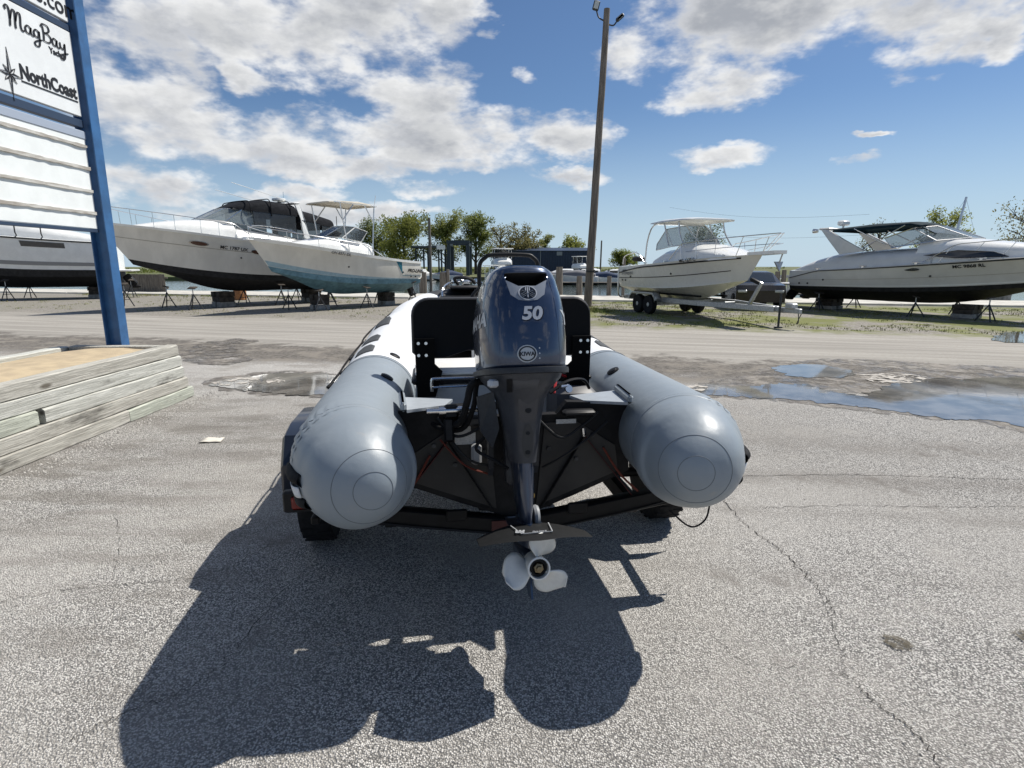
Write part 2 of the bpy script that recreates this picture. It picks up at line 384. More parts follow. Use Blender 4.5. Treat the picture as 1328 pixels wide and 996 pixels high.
# grassy berm on the right, beyond the water
mb = MB(); rows = []
for j, (dy, zz) in enumerate(((0,-1),(4,.2),(14,1.3),(24,1.5),(40,-.5))):
    rows.append([(22+160*i/24, 86+dy+i*.4, -.6+(zz+.25*math.sin(i*1.7)+.25*math.sin(i*.6))*min(1, i/2+.05)) for i in range(25)])
mb.grid(rows); tag(mb.build('grass_berm', M_lawn), 'long green berm across the water behind the trailered boat', 'berm', kind='structure')

# puddles in the lot
def puddle_mat(name, mud, depthk):
    m = bpy.data.materials.new(name); m.use_nodes = True; t = NT(m.node_tree); p = t.n['Principled BSDF']
    pos = t.new('ShaderNodeNewGeometry').outputs['Position']
    n = t.noise(pos, 2.4, 5, .6)
    t.setin(p, 'Base Color', t.mix(t.smooth(n, .4, .62), mud, tuple(q*.55 for q in mud))); t.setin(p, 'Roughness', .06); t.setin(p, 'IOR', 1.33); t.setin(p, 'Specular IOR Level', .25)
    t.setin(p, 'Coat Weight', .75); t.setin(p, 'Coat IOR', 1.33); t.setin(p, 'Coat Roughness', .02)
    b = t.new('ShaderNodeBump'); t.setin(b, 'Strength', .05); t.setin(b, 'Distance', .01); t.setin(b, 'Height', t.noise(pos, 7, 3, .5)); t.l.new(b.outputs[0], p.inputs['Coat Normal'])
    return m
M_puddle = puddle_mat('puddle_water', (.20,.185,.16), 1)
def wet_mat():
    m = bpy.data.materials.new('wet_mud'); m.use_nodes = True; t = NT(m.node_tree); p = t.n['Principled BSDF']
    pos = t.new('ShaderNodeNewGeometry').outputs['Position']; n = t.noise(pos, 9, 6, .65); n2 = t.noise(pos, 2, 4, .6)
    c = t.mix(t.smooth(n, .36, .64), (.20,.18,.155), (.095,.083,.07)); c = t.mix(t.smooth(n2, .52, .66, 0, .55), c, (.30,.27,.23))
    t.setin(p, 'Base Color', c); t.setin(p, 'Roughness', t.smooth(n2, .35, .6, .25, .8)); t.setin(p, 'Alpha', t.smooth(t.noise(pos, 3.2, 6, .68), .40, .56, .0, .95))
    b = t.new('ShaderNodeBump'); t.setin(b, 'Strength', .6); t.setin(b, 'Distance', .012); t.setin(b, 'Height', n); t.l.new(b.outputs[0], p.inputs['Normal']); return m
M_wet = wet_mat()
def silt_mat():
    m = bpy.data.materials.new('dried_silt'); m.use_nodes = True; t = NT(m.node_tree); p = t.n['Principled BSDF']
    pos = t.new('ShaderNodeNewGeometry').outputs['Position']; n = t.noise(pos, 5.5, 6, .7); n2 = t.noise(pos, 30, 4, .6)
    t.setin(p, 'Base Color', t.mix(n2, (.52,.49,.44), (.33,.30,.26))); t.setin(p, 'Roughness', .85); t.setin(p, 'Alpha', t.smooth(n, .47, .56)); return m
M_silt = silt_mat()
BLOBZ = [0.]
def blob(name, pts, z, m, jag=.12, label=None, cat=None, seed=0, fr=2.2, kind='structure', parent=None):
    c = catmull([Vector((p[0], p[1], 0)) for p in pts]+[Vector((pts[0][0], pts[0][1], 0))], 30)[:-1]
    BLOBZ[0] += .0004; z += BLOBZ[0]; out = []
    for p in c:
        d = mnoise.noise_vector(Vector((p.x*fr, p.y*fr, seed*3.1)))*jag+mnoise.noise_vector(Vector((p.x*fr*3.3, p.y*fr*3.3, seed*5.3)))*jag*.7+mnoise.noise_vector(Vector((p.x*fr*10, p.y*fr*10, seed*1.3)))*jag*.35
        out.append((p.x+d.x, p.y+d.y, z))
    cd = delaunay_2d_cdt([Vector(q[:2]) for q in out], [], [list(range(len(out)))], 1, 1e-5)
    b = MB(); b.add([(q.x, q.y, z) for q in cd[0]], [tuple(f) for f in cd[2]])
    me = b.build(name, m, parent, smooth=False)
    return tag(me, label, cat, kind=kind)
def pxg(*ps): return [px_ground(a, b).to_2d() for a, b in ps]
# big puddle at the right of the lot
blob('wet_mud', pxg((905,497),(960,489),(1010,473),(1100,466),(1230,472),(1400,487),(1400,562),(1240,545),(1120,532),(1000,520),(915,514)), .004, M_wet, .16, 'damp mud margin around the long roadside puddle', 'mud', 3)
blob('puddle', pxg((935,503),(1000,499),(1040,497),(1065,502),(1095,510),(1120,516),(1145,504),(1180,493),(1260,491),(1400,495),(1400,556),(1290,548),(1180,537),(1090,526),(1010,518),(940,513)), .008, M_puddle, .15, 'long sky blue puddle lying across the lot beside the lane', 'puddle', 5)
blob('puddle', pxg((1003,477),(1040,473),(1085,477),(1110,484),(1075,490),(1030,489),(1008,484)), .008, M_puddle, .12, 'small shallow puddle just behind the long one', 'puddle', 8)
blob('puddle', pxg((886,502),(925,500),(962,505),(970,512),(930,513),(890,511)), .008, M_puddle, .10, 'muddy little puddle beside the grey inflatable tube', 'puddle', 9)
blob('dried_silt', pxg((1110,488),(1150,484),(1195,489),(1190,497),(1140,497)), .012, M_silt, .07, 'pale silt crust inside the wet roadside hollow', 'silt', 11)
blob('dried_silt', pxg((880,503),(900,499),(915,503),(905,509),(885,508)), .012, M_silt, .06, 'pale silt smear by the muddy little puddle', 'silt', 19)
# left puddles
blob('wet_mud', pxg((262,494),(330,484),(400,482),(452,489),(450,512),(380,515),(300,508)), .004, M_wet, .12, 'dark damp edge of the puddle beside the timber planter', 'mud', 13)
blob('puddle', pxg((278,499),(330,488),(400,484),(446,489),(440,511),(380,512),(320,507)), .008, M_puddle, .12, 'puddle with silty rim beside the timber planter', 'puddle', 14)
blob('dried_silt', pxg((270,497),(320,489),(338,490),(325,497),(290,501)), .012, M_silt, .06, 'pale silt fan at the rim of the planter puddle', 'silt', 15)
blob('dried_silt', pxg((345,494),(365,490),(372,496),(352,499)), .012, M_silt, .04, 'pale silt island in the planter puddle', 'silt', 16)
blob('wet_mud', pxg((238,455),(265,445),(310,440),(335,444),(300,452),(330,463),(290,474),(235,470)), .005, M_wet, .2, 'brown muddy hollow behind the end of the timber planter', 'mud', 17, 1.2)
blob('puddle', pxg((1288,437),(1310,431),(1360,431),(1360,444),(1300,444)), .006, M_puddle, .12, 'far puddle at the lane edge by the silver cruiser', 'puddle', 18)
# cracks: open joints in the asphalt
M_crack = mat('crack_dirt', (.035,.03,.026), .95, var=.5, vscale=40)
def crack(pts, wd, seed):
    p = [px_ground(a, b) for a, b in pts]; c = catmull(p, 14); rnd = random.Random(seed); L, Rr = [], []
    for i, q in enumerate(c):
        d = (c[min(i+1,len(c)-1)]-c[max(i-1,0)]).normalized(); nn = Vector((-d.y, d.x, 0)); j = rnd.gauss(0, .010)
        ww = wd*.65*rnd.uniform(.3, 1)*(0.2 if i in (0, len(c)-1) else 1)
        L.append(q+nn*(j+ww/2)+Vector((0,0,.004))); Rr.append(q+nn*(j-ww/2)+Vector((0,0,.004)))
    b = MB(); b.loft([L, Rr], close=False); b.build('crack', M_crack, ground, smooth=False)
crack([(938,648),(960,675),(1000,705),(1035,735),(1070,775),(1082,800)], .011, 1)
crack([(1088,872),(1105,882),(1140,915),(1180,945),(1212,990),(1230,1030)], .010, 2)
crack([(1070,780),(1085,830),(1095,875)], .005, 5)
crack([(930,830),(965,858),(1010,865),(1060,868),(1095,878)], .005, 3)
crack([(960,618),(1080,616),(1190,618),(1260,621),(1328,622)], .012, 4)
crack([(985,659),(1110,656),(1230,658),(1328,657)], .008, 6)
crack([(370,700),(335,715),(300,735),(262,748),(180,757),(90,765),(0,780)], .008, 7)
crack([(370,760),(310,835),(280,870),(230,900),(150,930),(90,962)], .008, 8)
crack([(1160,560),(1200,578),(1260,592),(1328,612)], .007, 9)
crack([(150,665),(155,700),(150,740)], .005, 10)
crack([(0,690),(60,672),(140,655),(240,640),(330,632)], .006, 11)
# tar-dark stains
def stain_mat():
    m = bpy.data.materials.new('oil_stain'); m.use_nodes = True; t = NT(m.node_tree); p = t.n['Principled BSDF']
    pos = t.new('ShaderNodeNewGeometry').outputs['Position']; n = t.noise(pos, 45, 4, .7)
    t.setin(p, 'Base Color', t.mix(n, (.13,.11,.07), (.05,.042,.03))); t.setin(p, 'Roughness', .95); t.setin(p, 'Alpha', t.smooth(n, .40, .56, 0, .85)); return m
M_stain = stain_mat()
for i, pp in enumerate([((1143,828),(1160,825),(1180,836),(1178,845),(1158,842)), ((1308,824),(1330,820),(1345,828),(1330,834))]):
    blob('stain', pxg(*pp), .004, M_stain, .02, seed=21+i, fr=8, kind=None, parent=ground)
# loose chippings
def pebbles(name, spots, m, label, seed):
    rnd = random.Random(seed); b = MB()
    for (x, y, r) in spots:
        z0 = r*.35; vs = []
        for (a, e) in ((0,0),(72,0),(144,0),(216,0),(288,0)):
            k = r*rnd.uniform(.7, 1.2); vs.append((x+k*math.cos(R(a)), y+k*math.sin(R(a)), z0*.6))
        vs += [(x+rnd.uniform(-.3,.3)*r, y+rnd.uniform(-.3,.3)*r, z0+r*rnd.uniform(.4,.8)), (x, y, -.002)]
        b.add(vs, [(i,(i+1)%5,5) for i in range(5)]+[((i+1)%5,i,6) for i in range(5)])
    return tag(b.build(name, m, smooth=False), label, 'gravel', kind='stuff')
rnd = random.Random(5); spots = []
for i in range(2600):
    y = 1.6+8*rnd.random()**1.4; x = rnd.uniform(-1, 1)*y*1.0; spots.append((x, y, rnd.uniform(.0025,.0065)))
for i in range(900):
    y = rnd.uniform(4.0, 7.6); spots.append((-4.1+abs(rnd.gauss(0,.16)), y, rnd.uniform(.004,.013)))
pebbles('loose_chippings', spots, mat('chippings', (.40,.38,.35), .9, var=.5, vscale=35), 'small loose stone chippings scattered over the asphalt', 3)
# thin grass on the verge
M_grass = mat('grass_blades', (.14,.185,.035), .8, var=.4, vscale=.8, col2=(.24,.215,.085))
b = MB(); rnd = random.Random(8)
def tuft(x, y, hh, n):
    for k in range(n):
        a = rnd.uniform(0, 6.283); w_ = rnd.uniform(.006,.013); h = hh*rnd.uniform(.5,1.2); lx, ly = math.cos(a), math.sin(a); ox, oy = x+rnd.gauss(0,.07), y+rnd.gauss(0,.07); ln = rnd.uniform(.2,.7)*h
        b.add([(ox-ly*w_, oy+lx*w_, 0), (ox+ly*w_, oy-lx*w_, 0), (ox+lx*ln, oy+ly*ln, h)], [(0,1,2)])
for i in range(4200):
    x = rnd.uniform(-3, 22) if rnd.random() < .8 else rnd.uniform(-25, -3); tq = rnd.uniform(17.3, 28.7); y = tq-SL*x
    if mnoise.noise(Vector((x*.35, y*.35, 4))) > -.02: tuft(x, y, .055, 7)
for i in range(260): tuft(3.1+rnd.gauss(0,.45), 21.9+rnd.gauss(0,.5), .12, 8)
for i in range(420):
    x = rnd.uniform(-26, -8); tuft(x, wall_y(x, -rnd.uniform(.2, 1.3)), .09, 7)
tag(b.build('verge_grass', M_grass, smooth=False), 'thin patchy grass on the gravel verge', 'grass', kind='stuff')
# ------------------------------------------------------------------ timber planter
def timber_mat(name, a, b_, seed):
    m = bpy.data.materials.new(name); m.use_nodes = True; t = NT(m.node_tree); p = t.n['Principled BSDF']
    tc = t.vmath('ADD', t.new('ShaderNodeTexCoord').outputs['Object'], (seed*3.7, seed*1.3, seed*.7))
    gr = t.noise(t.vmath('MULTIPLY', tc, (14, .55, 14)), 3.0, 6, .65, dist=1.2); blotch = t.noise(t.vmath('MULTIPLY', tc, (1, .5, 1.6)), 2.2, 5, .65)
    fine = t.noise(t.vmath('MULTIPLY', tc, (60, 2., 60)), 2., 4, .7)
    c = t.mix(t.smooth(gr, .34, .62), a, b_); c = t.mix(t.smooth(blotch, .58, .74, 0, .8), c, (.10,.095,.085)); c = t.mix(t.smooth(fine, .56, .72, 0, .55), c, (.10,.095,.08))
    kn = t.voro(t.vmath('MULTIPLY', tc, (3, 1.1, 3)), 1.5); c = t.mix(t.smooth(kn, .05, .16, .85, 0), c, (.09,.075,.055))
    t.setin(p, 'Base Color', c); t.setin(p, 'Roughness', .9); t.setin(p, 'Specular IOR Level', .2)
    b = t.new('ShaderNodeBump'); t.setin(b, 'Strength', .8); t.setin(b, 'Distance', .012); t.setin(b, 'Height', t.math('ADD', gr, t.math('MULTIPLY', fine, .6))); t.l.new(b.outputs[0], p.inputs['Normal']); return m
TM = [timber_mat('weathered_timber_a', (.60,.60,.55), (.40,.40,.36), 1), timber_mat('weathered_timber_b', (.54,.56,.48), (.34,.355,.30), 2), timber_mat('weathered_timber_c', (.53,.515,.46), (.34,.325,.285), 3)]
planter = empty('timber_planter', (-4.22, 5.5, 0), 0, 'grey weathered timber planter filled with sand under the sign post', 'planter')
PX, PL, PY1, PY0 = .0, 1.35, 1.78, -4.2           # local: face at x=0 (right side), far end y=PY1
rnd = random.Random(12)
def timber(y0, y1, zc, xo, h=.138, d=.14, m=None, endcut=0, axis='y', sk=0.):
    mb = MB(); n = max(2, int(abs(y1-y0)/.22)); rings = []
    for i in range(n+1):
        yy = lerp(y0, y1, i/n); jx = rnd.gauss(0,.003); jz = rnd.gauss(0,.0022); e = .008 if 0 < i < n else .016
        prof = [(-d/2+e,-h/2),(d/2-e*1.4,-h/2),(d/2,-h/2+e),(d/2,h/2-e),(d/2-e*1.4,h/2),(-d/2+e,h/2),(-d/2,h/2-e),(-d/2,-h/2+e)]
        q = []
        for (a, c) in prof:
            cx = xo+a+jx+sk*(i/n); cz = zc+c+jz
            q.append((cx, yy, cz) if axis == 'y' else (yy, cx, cz))
        rings.append(q)
    mb.loft(rings, True, True, True); return mb.build('timber', m or rnd.choice(TM), planter, ang=30)
H0 = .138
for k, (joints, xo, end) in enumerate([([-4.2,-2.6,.55,PY1+.06], .035, 0), ([-4.2,-1.3,PY1-.03], .02, 0), ([-4.2,-.575,-.515,PY1-.06], .005, 0), ([-4.2,-2.1,PY1-.07], -.01, 0), ([-4.2,-3.0,PY1-.10], -.015, 0)]):
    z = H0*(k+.5)+.004*k
    for a, c in zip(joints, joints[1:]):
        if abs(a+.575) < 1e-3: continue                     # the drain slot between two timbers
        timber(a+.004, c-.004, z, -.07+xo, m=TM[(k*2+int(a*3)) % 3])
    # far end and back courses
    timber(-PL+.08, -.15+xo, z, PY1-.16-.01*k, axis='x', m=TM[(k+1) % 3])
    timber(-4.2, PY1-.24, z, -PL+.0, m=TM[(k+2) % 3])
mb = MB(); mb.box((-.13, -.545, H0*2.5), (.02,.08,.12)); mb.build('drain_slot', M_black, planter)
M_sand = mat('planter_sand', (.50,.40,.26), .95, var=.22, vscale=6, bump=.6, bscale=90, col2=(.40,.32,.215))
mb = MB(); rows = []
for i in range(9):
    xx = lerp(-PL+.06, -.12, i/8); rows.append([(xx, lerp(-4.2, PY1-.2, j/24), .655+.035*math.sin(math.pi*i/8)+.012*mnoise.noise(Vector((xx*3, j*.7, 1)))) for j in range(25)])
mb.grid(rows); mb.build('sand_fill', M_sand, planter)
mb = MB(); mb.tube([(-.55, -.45, .66), (-.553, -.45, .80)], .009, 6); mb.build('stake', M_darksteel, planter)
# ------------------------------------------------------------------ sign
M_blue = mat('blue_painted_steel', (.035,.115,.265), .42, var=.2, vscale=5, coat=.2)
M_signwhite = mat('sign_panel_white', (.72,.74,.74), .45, var=.05, vscale=3)
M_sid = mat('sign_siding_white', (.74,.77,.76), .6, var=.05, vscale=4)
M_bare = mat('peeling_batten', (.58,.57,.53), .8, var=.0, vscale=9, stretch=(1,.5,3), col2=(.33,.30,.26))
M_ink = mat('sign_black', (.015,.015,.017), .5)
SX = -5.06
sign = empty('marina_sign', (SX, 7.28, .66), 0, 'tall white dealer sign on blue steel posts standing in the planter', 'sign')
def beam(y, name):       # rolled H section: web and two flanges
    mb = MB(); H = 5.9
    for sx in (-1, 1): mb.box((sx*.092, y, H/2-.05), (.016, .155, H+.1), None, .004)
    mb.box((0, y, H/2-.05), (.17, .012, H+.1)); return mb.build(name, M_blue, sign, ang=30)
beam(0, 'post'); beam(-3.55, 'post')
FX = .0                                               # faces stand at local x = FX
def panel(z0, z1, name, m, th=.05, y0=-3.42, y1=-.10):
    mb = MB(); mb.box((FX, (y0+y1)/2, (z0+z1)/2), (th, y1-y0, z1-z0), None, .006); return mb.build(name, m, sign, ang=30)
def rail(z, h=.07):
    mb = MB(); mb.box((FX-.012, -1.76, z), (.075, 3.34, h), None, .004); mb.build('frame_rail', mat('rail_dark', (.03,.05,.09), .45), sign, ang=30)
def signz(py, Y=7.28):                                # height of a pixel row at the post
    v = (py-498)/FPX; zc = Y/(math.cos(PITCH)-v*math.sin(PITCH)); return CAM_H-zc*(math.sin(PITCH)+v*math.cos(PITCH))-.66
zb = signz(298); z1 = signz(168); z2 = signz(160); z3 = signz(47); z4 = signz(38)
print('sign z', zb, z1, z2, z3, z4)
p2 = panel(z2+.045, z3, 'brand_panel', M_signwhite)
rail((z1+z2)/2, .085)
mb = MB(); mb.box((FX+.012, -1.76, z1-.09), (.04, 3.34, .09), None, .006); mb.build('flashing', mat('flashing_grey', (.33,.38,.46), .5), sign, ang=30)
p1 = panel(z4+.03, z4+1.55, 'website_panel', M_signwhite); rail((z3+z4)/2+.005, .07)
# lower part: painted boards with weathered battens between them
zs = [zb, signz(278), signz(250), signz(221), signz(193), z1-.05]
for k in range(5):
    a, c = zs[k], zs[k+1]; bt = .02 if k else .012
    mb = MB(); mb.box((FX+.008, -1.76, (a+c)/2), (.03, 3.32, c-a-.004), None, .004); mb.build('board', M_sid, sign, ang=30)
    if k:
        mb = MB(); n = 40; rr = random.Random(k); rings = []
        for i in range(n+1):
            yy = lerp(-3.4, -.11, i/n); hh = bt*rr.uniform(.7,1.15); xx = FX+.042+rr.uniform(-.004,.004)
            rings.append([(FX+.02, yy, a-hh), (xx, yy, a-hh*.9), (xx+.002, yy, a+hh*.8), (FX+.02, yy, a+hh)])
        mb.loft(rings, True, True, True); mb.build('batten', M_bare, sign, ang=25)
mb = MB(); mb.box((FX-.006, -1.76, zb-.02), (.07, 3.34, .035)); mb.build('bottom_rail', mat('rail_dark', (.03,.05,.09), .45), sign)
for yy in (-.95, -1.28):
    mb = MB(); mb.tube([(FX, yy, zb-.03), (FX, yy, zb-.10), (FX, yy+.012, zb-.13), (FX, yy-.01, zb-.15)], .006, 6); mb.build('hook', M_darksteel, sign)
# lettering: reads from near to far along +Y
FXs = FX+.028; RT = Vector((0,1,0)); UP = Vector((0,0,1))
def atsign(px, py):                                   # point of the sign face seen at a pixel, in sign coordinates
    d = px_dir(px, py); t_ = (SX+FXs)/d.x; return Vector((0, d.y*t_-7.28, CAM_H+d.z*t_-.66))
a = atsign(28, 104); c = atsign(101, 131)
nc = text_mesh('northcoast_lettering', 'NorthCoast', M_ink, sign, (FXs, a.y, c.z+.02), RT, UP, .19, .006, bold=.006)
wdt = max(v.co.y for v in nc.data.vertices)-min(v.co.y for v in nc.data.vertices)
y0 = min(v.co.y for v in nc.data.vertices)
for v in nc.data.vertices: v.co.y = a.y+(v.co.y-y0)*(c.y-a.y)/wdt
mb = MB(); mb.box((FXs, (a.y+c.y)/2, c.z-.012), (.006, c.y-a.y, .014)); mb.build('underline', M_ink, sign)
s0 = atsign(13, 96)
mb = MB()
for k in range(8):
    an = k*math.pi/4; L = .20 if k % 2 == 0 else .10
    if k % 4 == 0 : L = .26 if k in (2, 6) else .15
    if k in (2, 6): L = .25
    t1 = Vector((0, math.cos(an)*L, math.sin(an)*L)); t2 = Vector((0, math.cos(an+.4)*.05, math.sin(an+.4)*.05)); t3 = Vector((0, math.cos(an-.4)*.05, math.sin(an-.4)*.05))
    o = Vector((FXs+.002, s0.y, s0.z)); mb.add([o, o+t2, o+t1], [(0,1,2)])
    th = .004
    for (p_, q_) in ((o+t1, o+t3), (o+t3, o)): mb.bar(p_, q_, th, th)
mb.build('compass_star', M_ink, sign, smooth=False)
# script lettering drawn with brush strokes: unit square per word
a = atsign(8, 52); c = atsign(88, 82); Wd = c.y-a.y; o = Vector((FXs, a.y+.04, c.z+.03)); hgt = atsign(10, 18).z-a.z
print('script', a, c, hgt)
mb = MB(); k_ = Wd/7.6
def st(pts, wd=.19): stroke(mb, [(p[0]*k_, p[1]*k_*.62) for p in pts], wd*k_, o, RT, UP)
st([(.1,3.3),(.0,3.7),(.25,4.0),(.45,3.6),(.45,2.2),(.35,1.2)]); st([(.45,2.2),(.75,3.5),(1.0,3.75),(1.1,3.3),(1.0,1.8),(1.0,1.2)]); st([(1.05,2.2),(1.35,3.5),(1.62,3.7),(1.7,3.2),(1.6,1.9),(1.75,1.3),(2.0,1.5)])
st([(2.75,2.3),(2.45,2.5),(2.15,2.1),(2.2,1.5),(2.5,1.35),(2.72,1.8),(2.8,2.4),(2.75,1.6),(2.95,1.3),(3.15,1.5)])
st([(3.75,2.25),(3.45,2.5),(3.15,2.1),(3.2,1.55),(3.5,1.4),(3.7,1.8),(3.8,2.4),(3.75,1.0),(3.6,.2),(3.2,.05),(3.1,.5),(3.6,1.0),(4.1,1.3)])
st([(4.35,3.6),(4.4,2.5),(4.3,1.3)]); st([(4.1,3.4),(4.4,3.9),(5.0,3.9),(5.15,3.3),(4.8,2.8),(4.45,2.65),(5.0,2.6),(5.3,2.1),(5.0,1.45),(4.4,1.35)])
st([(6.0,2.3),(5.7,2.5),(5.45,2.1),(5.5,1.5),(5.75,1.4),(5.95,1.8),(6.05,2.4),(6.0,1.6),(6.2,1.3),(6.4,1.6)])
st([(6.45,2.4),(6.5,1.7),(6.75,1.45),(7.0,1.9),(7.1,2.4),(7.05,1.2),(6.9,.1),(6.5,-.25),(6.35,.2),(6.9,.8),(7.5,1.1)])
mb.build('magbay_lettering', M_ink, sign, smooth=False)
ya = atsign(61, 68)
text_mesh('yachts_lettering', 'Yachts', M_ink, sign, (FXs, o.y+Wd*.64, o.z-.02*k_), RT, UP, .085, .006, bold=.002)
wa = atsign(103, 24)
text_mesh('website_lettering', 'es.com', M_ink, sign, (FXs, wa.y-.04, wa.z-.06), RT, UP, .25, .006, bold=.002, align='RIGHT')
# litter
def paper(px, py, w_, h_, rz, label):
    c = px_ground(px, py); mb = MB(); rows = []
    for i in range(5): rows.append([(lerp(-w_/2,w_/2,j/4), lerp(-h_/2,h_/2,i/4), .008+.018*abs(mnoise.noise(Vector((i*.6, j*.6, px*.1))))) for j in range(5)])
    mb.grid(rows); o = mb.build('paper_scrap', mat('paper', (.62,.58,.50), .8, var=.1, vscale=9), thick=.002); o.location = c; o.rotation_euler.z = rz; tag(o, label, 'litter')
paper(275, 572, .20, .13, .15, 'pale scrap of card lying on asphalt near the planter')
for i, (px_, py_) in enumerate(((565, 627), (500, 840), (536, 822), (797, 656), (804, 675))):
    pass
# ------------------------------------------------------------------ inflatable boat
RIB_O = (.0, 2.82, 0); RIB_RZ = R(8.3)
rib = empty('inflatable_boat', RIB_O, RIB_RZ, 'grey and white rigid inflatable boat resting on its black trailer', 'boat')
def pvc(name, col):
    m = bpy.data.materials.new(name); m.use_nodes = True; t = NT(m.node_tree); p = t.n['Principled BSDF']
    tc = t.new('ShaderNodeTexCoord').outputs['Object']
    n = t.noise(tc, 3.5, 5, .6); dirt = t.noise(tc, 11, 6, .7)
    c = t.mix(t.smooth(n, .35, .7, 0, .25), col, tuple(q*.8 for q in col)); c = t.mix(t.smooth(dirt, .56, .74, 0, .32), c, (.33,.31,.28))
    t.setin(p, 'Base Color', c); t.setin(p, 'Roughness', t.math('MULTIPLY_ADD', n, .2, .33)); t.setin(p, 'Specular IOR Level', .5)
    b = t.new('ShaderNodeBump'); t.setin(b, 'Strength', .45); t.setin(b, 'Distance', .012); t.setin(b, 'Height', t.math('ADD', t.noise(tc, 6, 3, .55), t.math('MULTIPLY', t.noise(tc, 260, 2, .5), .06))); t.l.new(b.outputs[0], p.inputs['Normal']); return m
M_pvcg = pvc('grey_pvc', (.235,.27,.30)); M_pvcw = pvc('white_pvc', (.74,.75,.76)); M_seam = mat('seam_dark', (.12,.135,.15), .6)
M_patch = mat('tube_patch_grey', (.055,.06,.065), .8, bump=.5, bscale=200)
TR = .245
XT = [(-.79,.622),(-.60,.69),(-.36,.755),(0,.77),(1.2,.745),(2.1,.69),(2.7,.58),(3.15,.45),(3.5,.29),(3.72,.13),(3.80,.0)]
ZT = [(-.79,.875),(-.4,.868),(0,.865),(1.0,.885),(1.8,.955),(2.4,1.04),(3.0,1.14),(3.5,1.20),(3.8,1.22)]
def tube_r(y):
    if y < -.40:
        t = min(1, (-.40-y)/.39); return TR*max(.0, (1-t**2.7))**.52*(1-.03*t)
    return TR if y < 2 else TR*(1-.10*(y-2)/1.8)
def tube_c(s, y): return Vector((s*interp(XT, y), y, interp(ZT, y)))
def tube_dir(s, y):
    a, b = tube_c(s, max(y-.02, -.79)), tube_c(s, min(y+.02, 3.8)); return (b-a).normalized()
def tube_pt(s, y, ang, off=0.):            # ang: 0 = inboard, 90 = up, 180 = outboard
    c = tube_c(s, y); d = tube_dir(s, y); side = Vector((0,0,1)).cross(d).normalized()
    if side.x*s > 0: side = -side
    up = d.cross(side); up = up if up.z > 0 else -up
    r = tube_r(y)
    if y < .05 and y > -.44:                # puckers along the glued end seam
        k = max(0, 1-abs(y+.38)/.10)
        if 95 < ang < 190: r += .008*k*math.sin(R(ang)*34+s)*math.sin(math.pi*(ang-95)/95)
    return c+(side*math.cos(R(ang))+up*math.sin(R(ang)))*(r+off)
def tube_section(s, y0, y1, n, name, m, dens=64):
    mb = MB(); rows = []
    for i in range(n+1):
        t = i/n; y = lerp(y0, y1, t)
        rows.append([tube_pt(s, y, 360*k/dens) for k in range(dens)])
    mb.loft(rows, True); return mb.build(name, m, rib, ang=80)
def tip_y(i, n): t = i/n; return -.79+.39*(t**2.2)
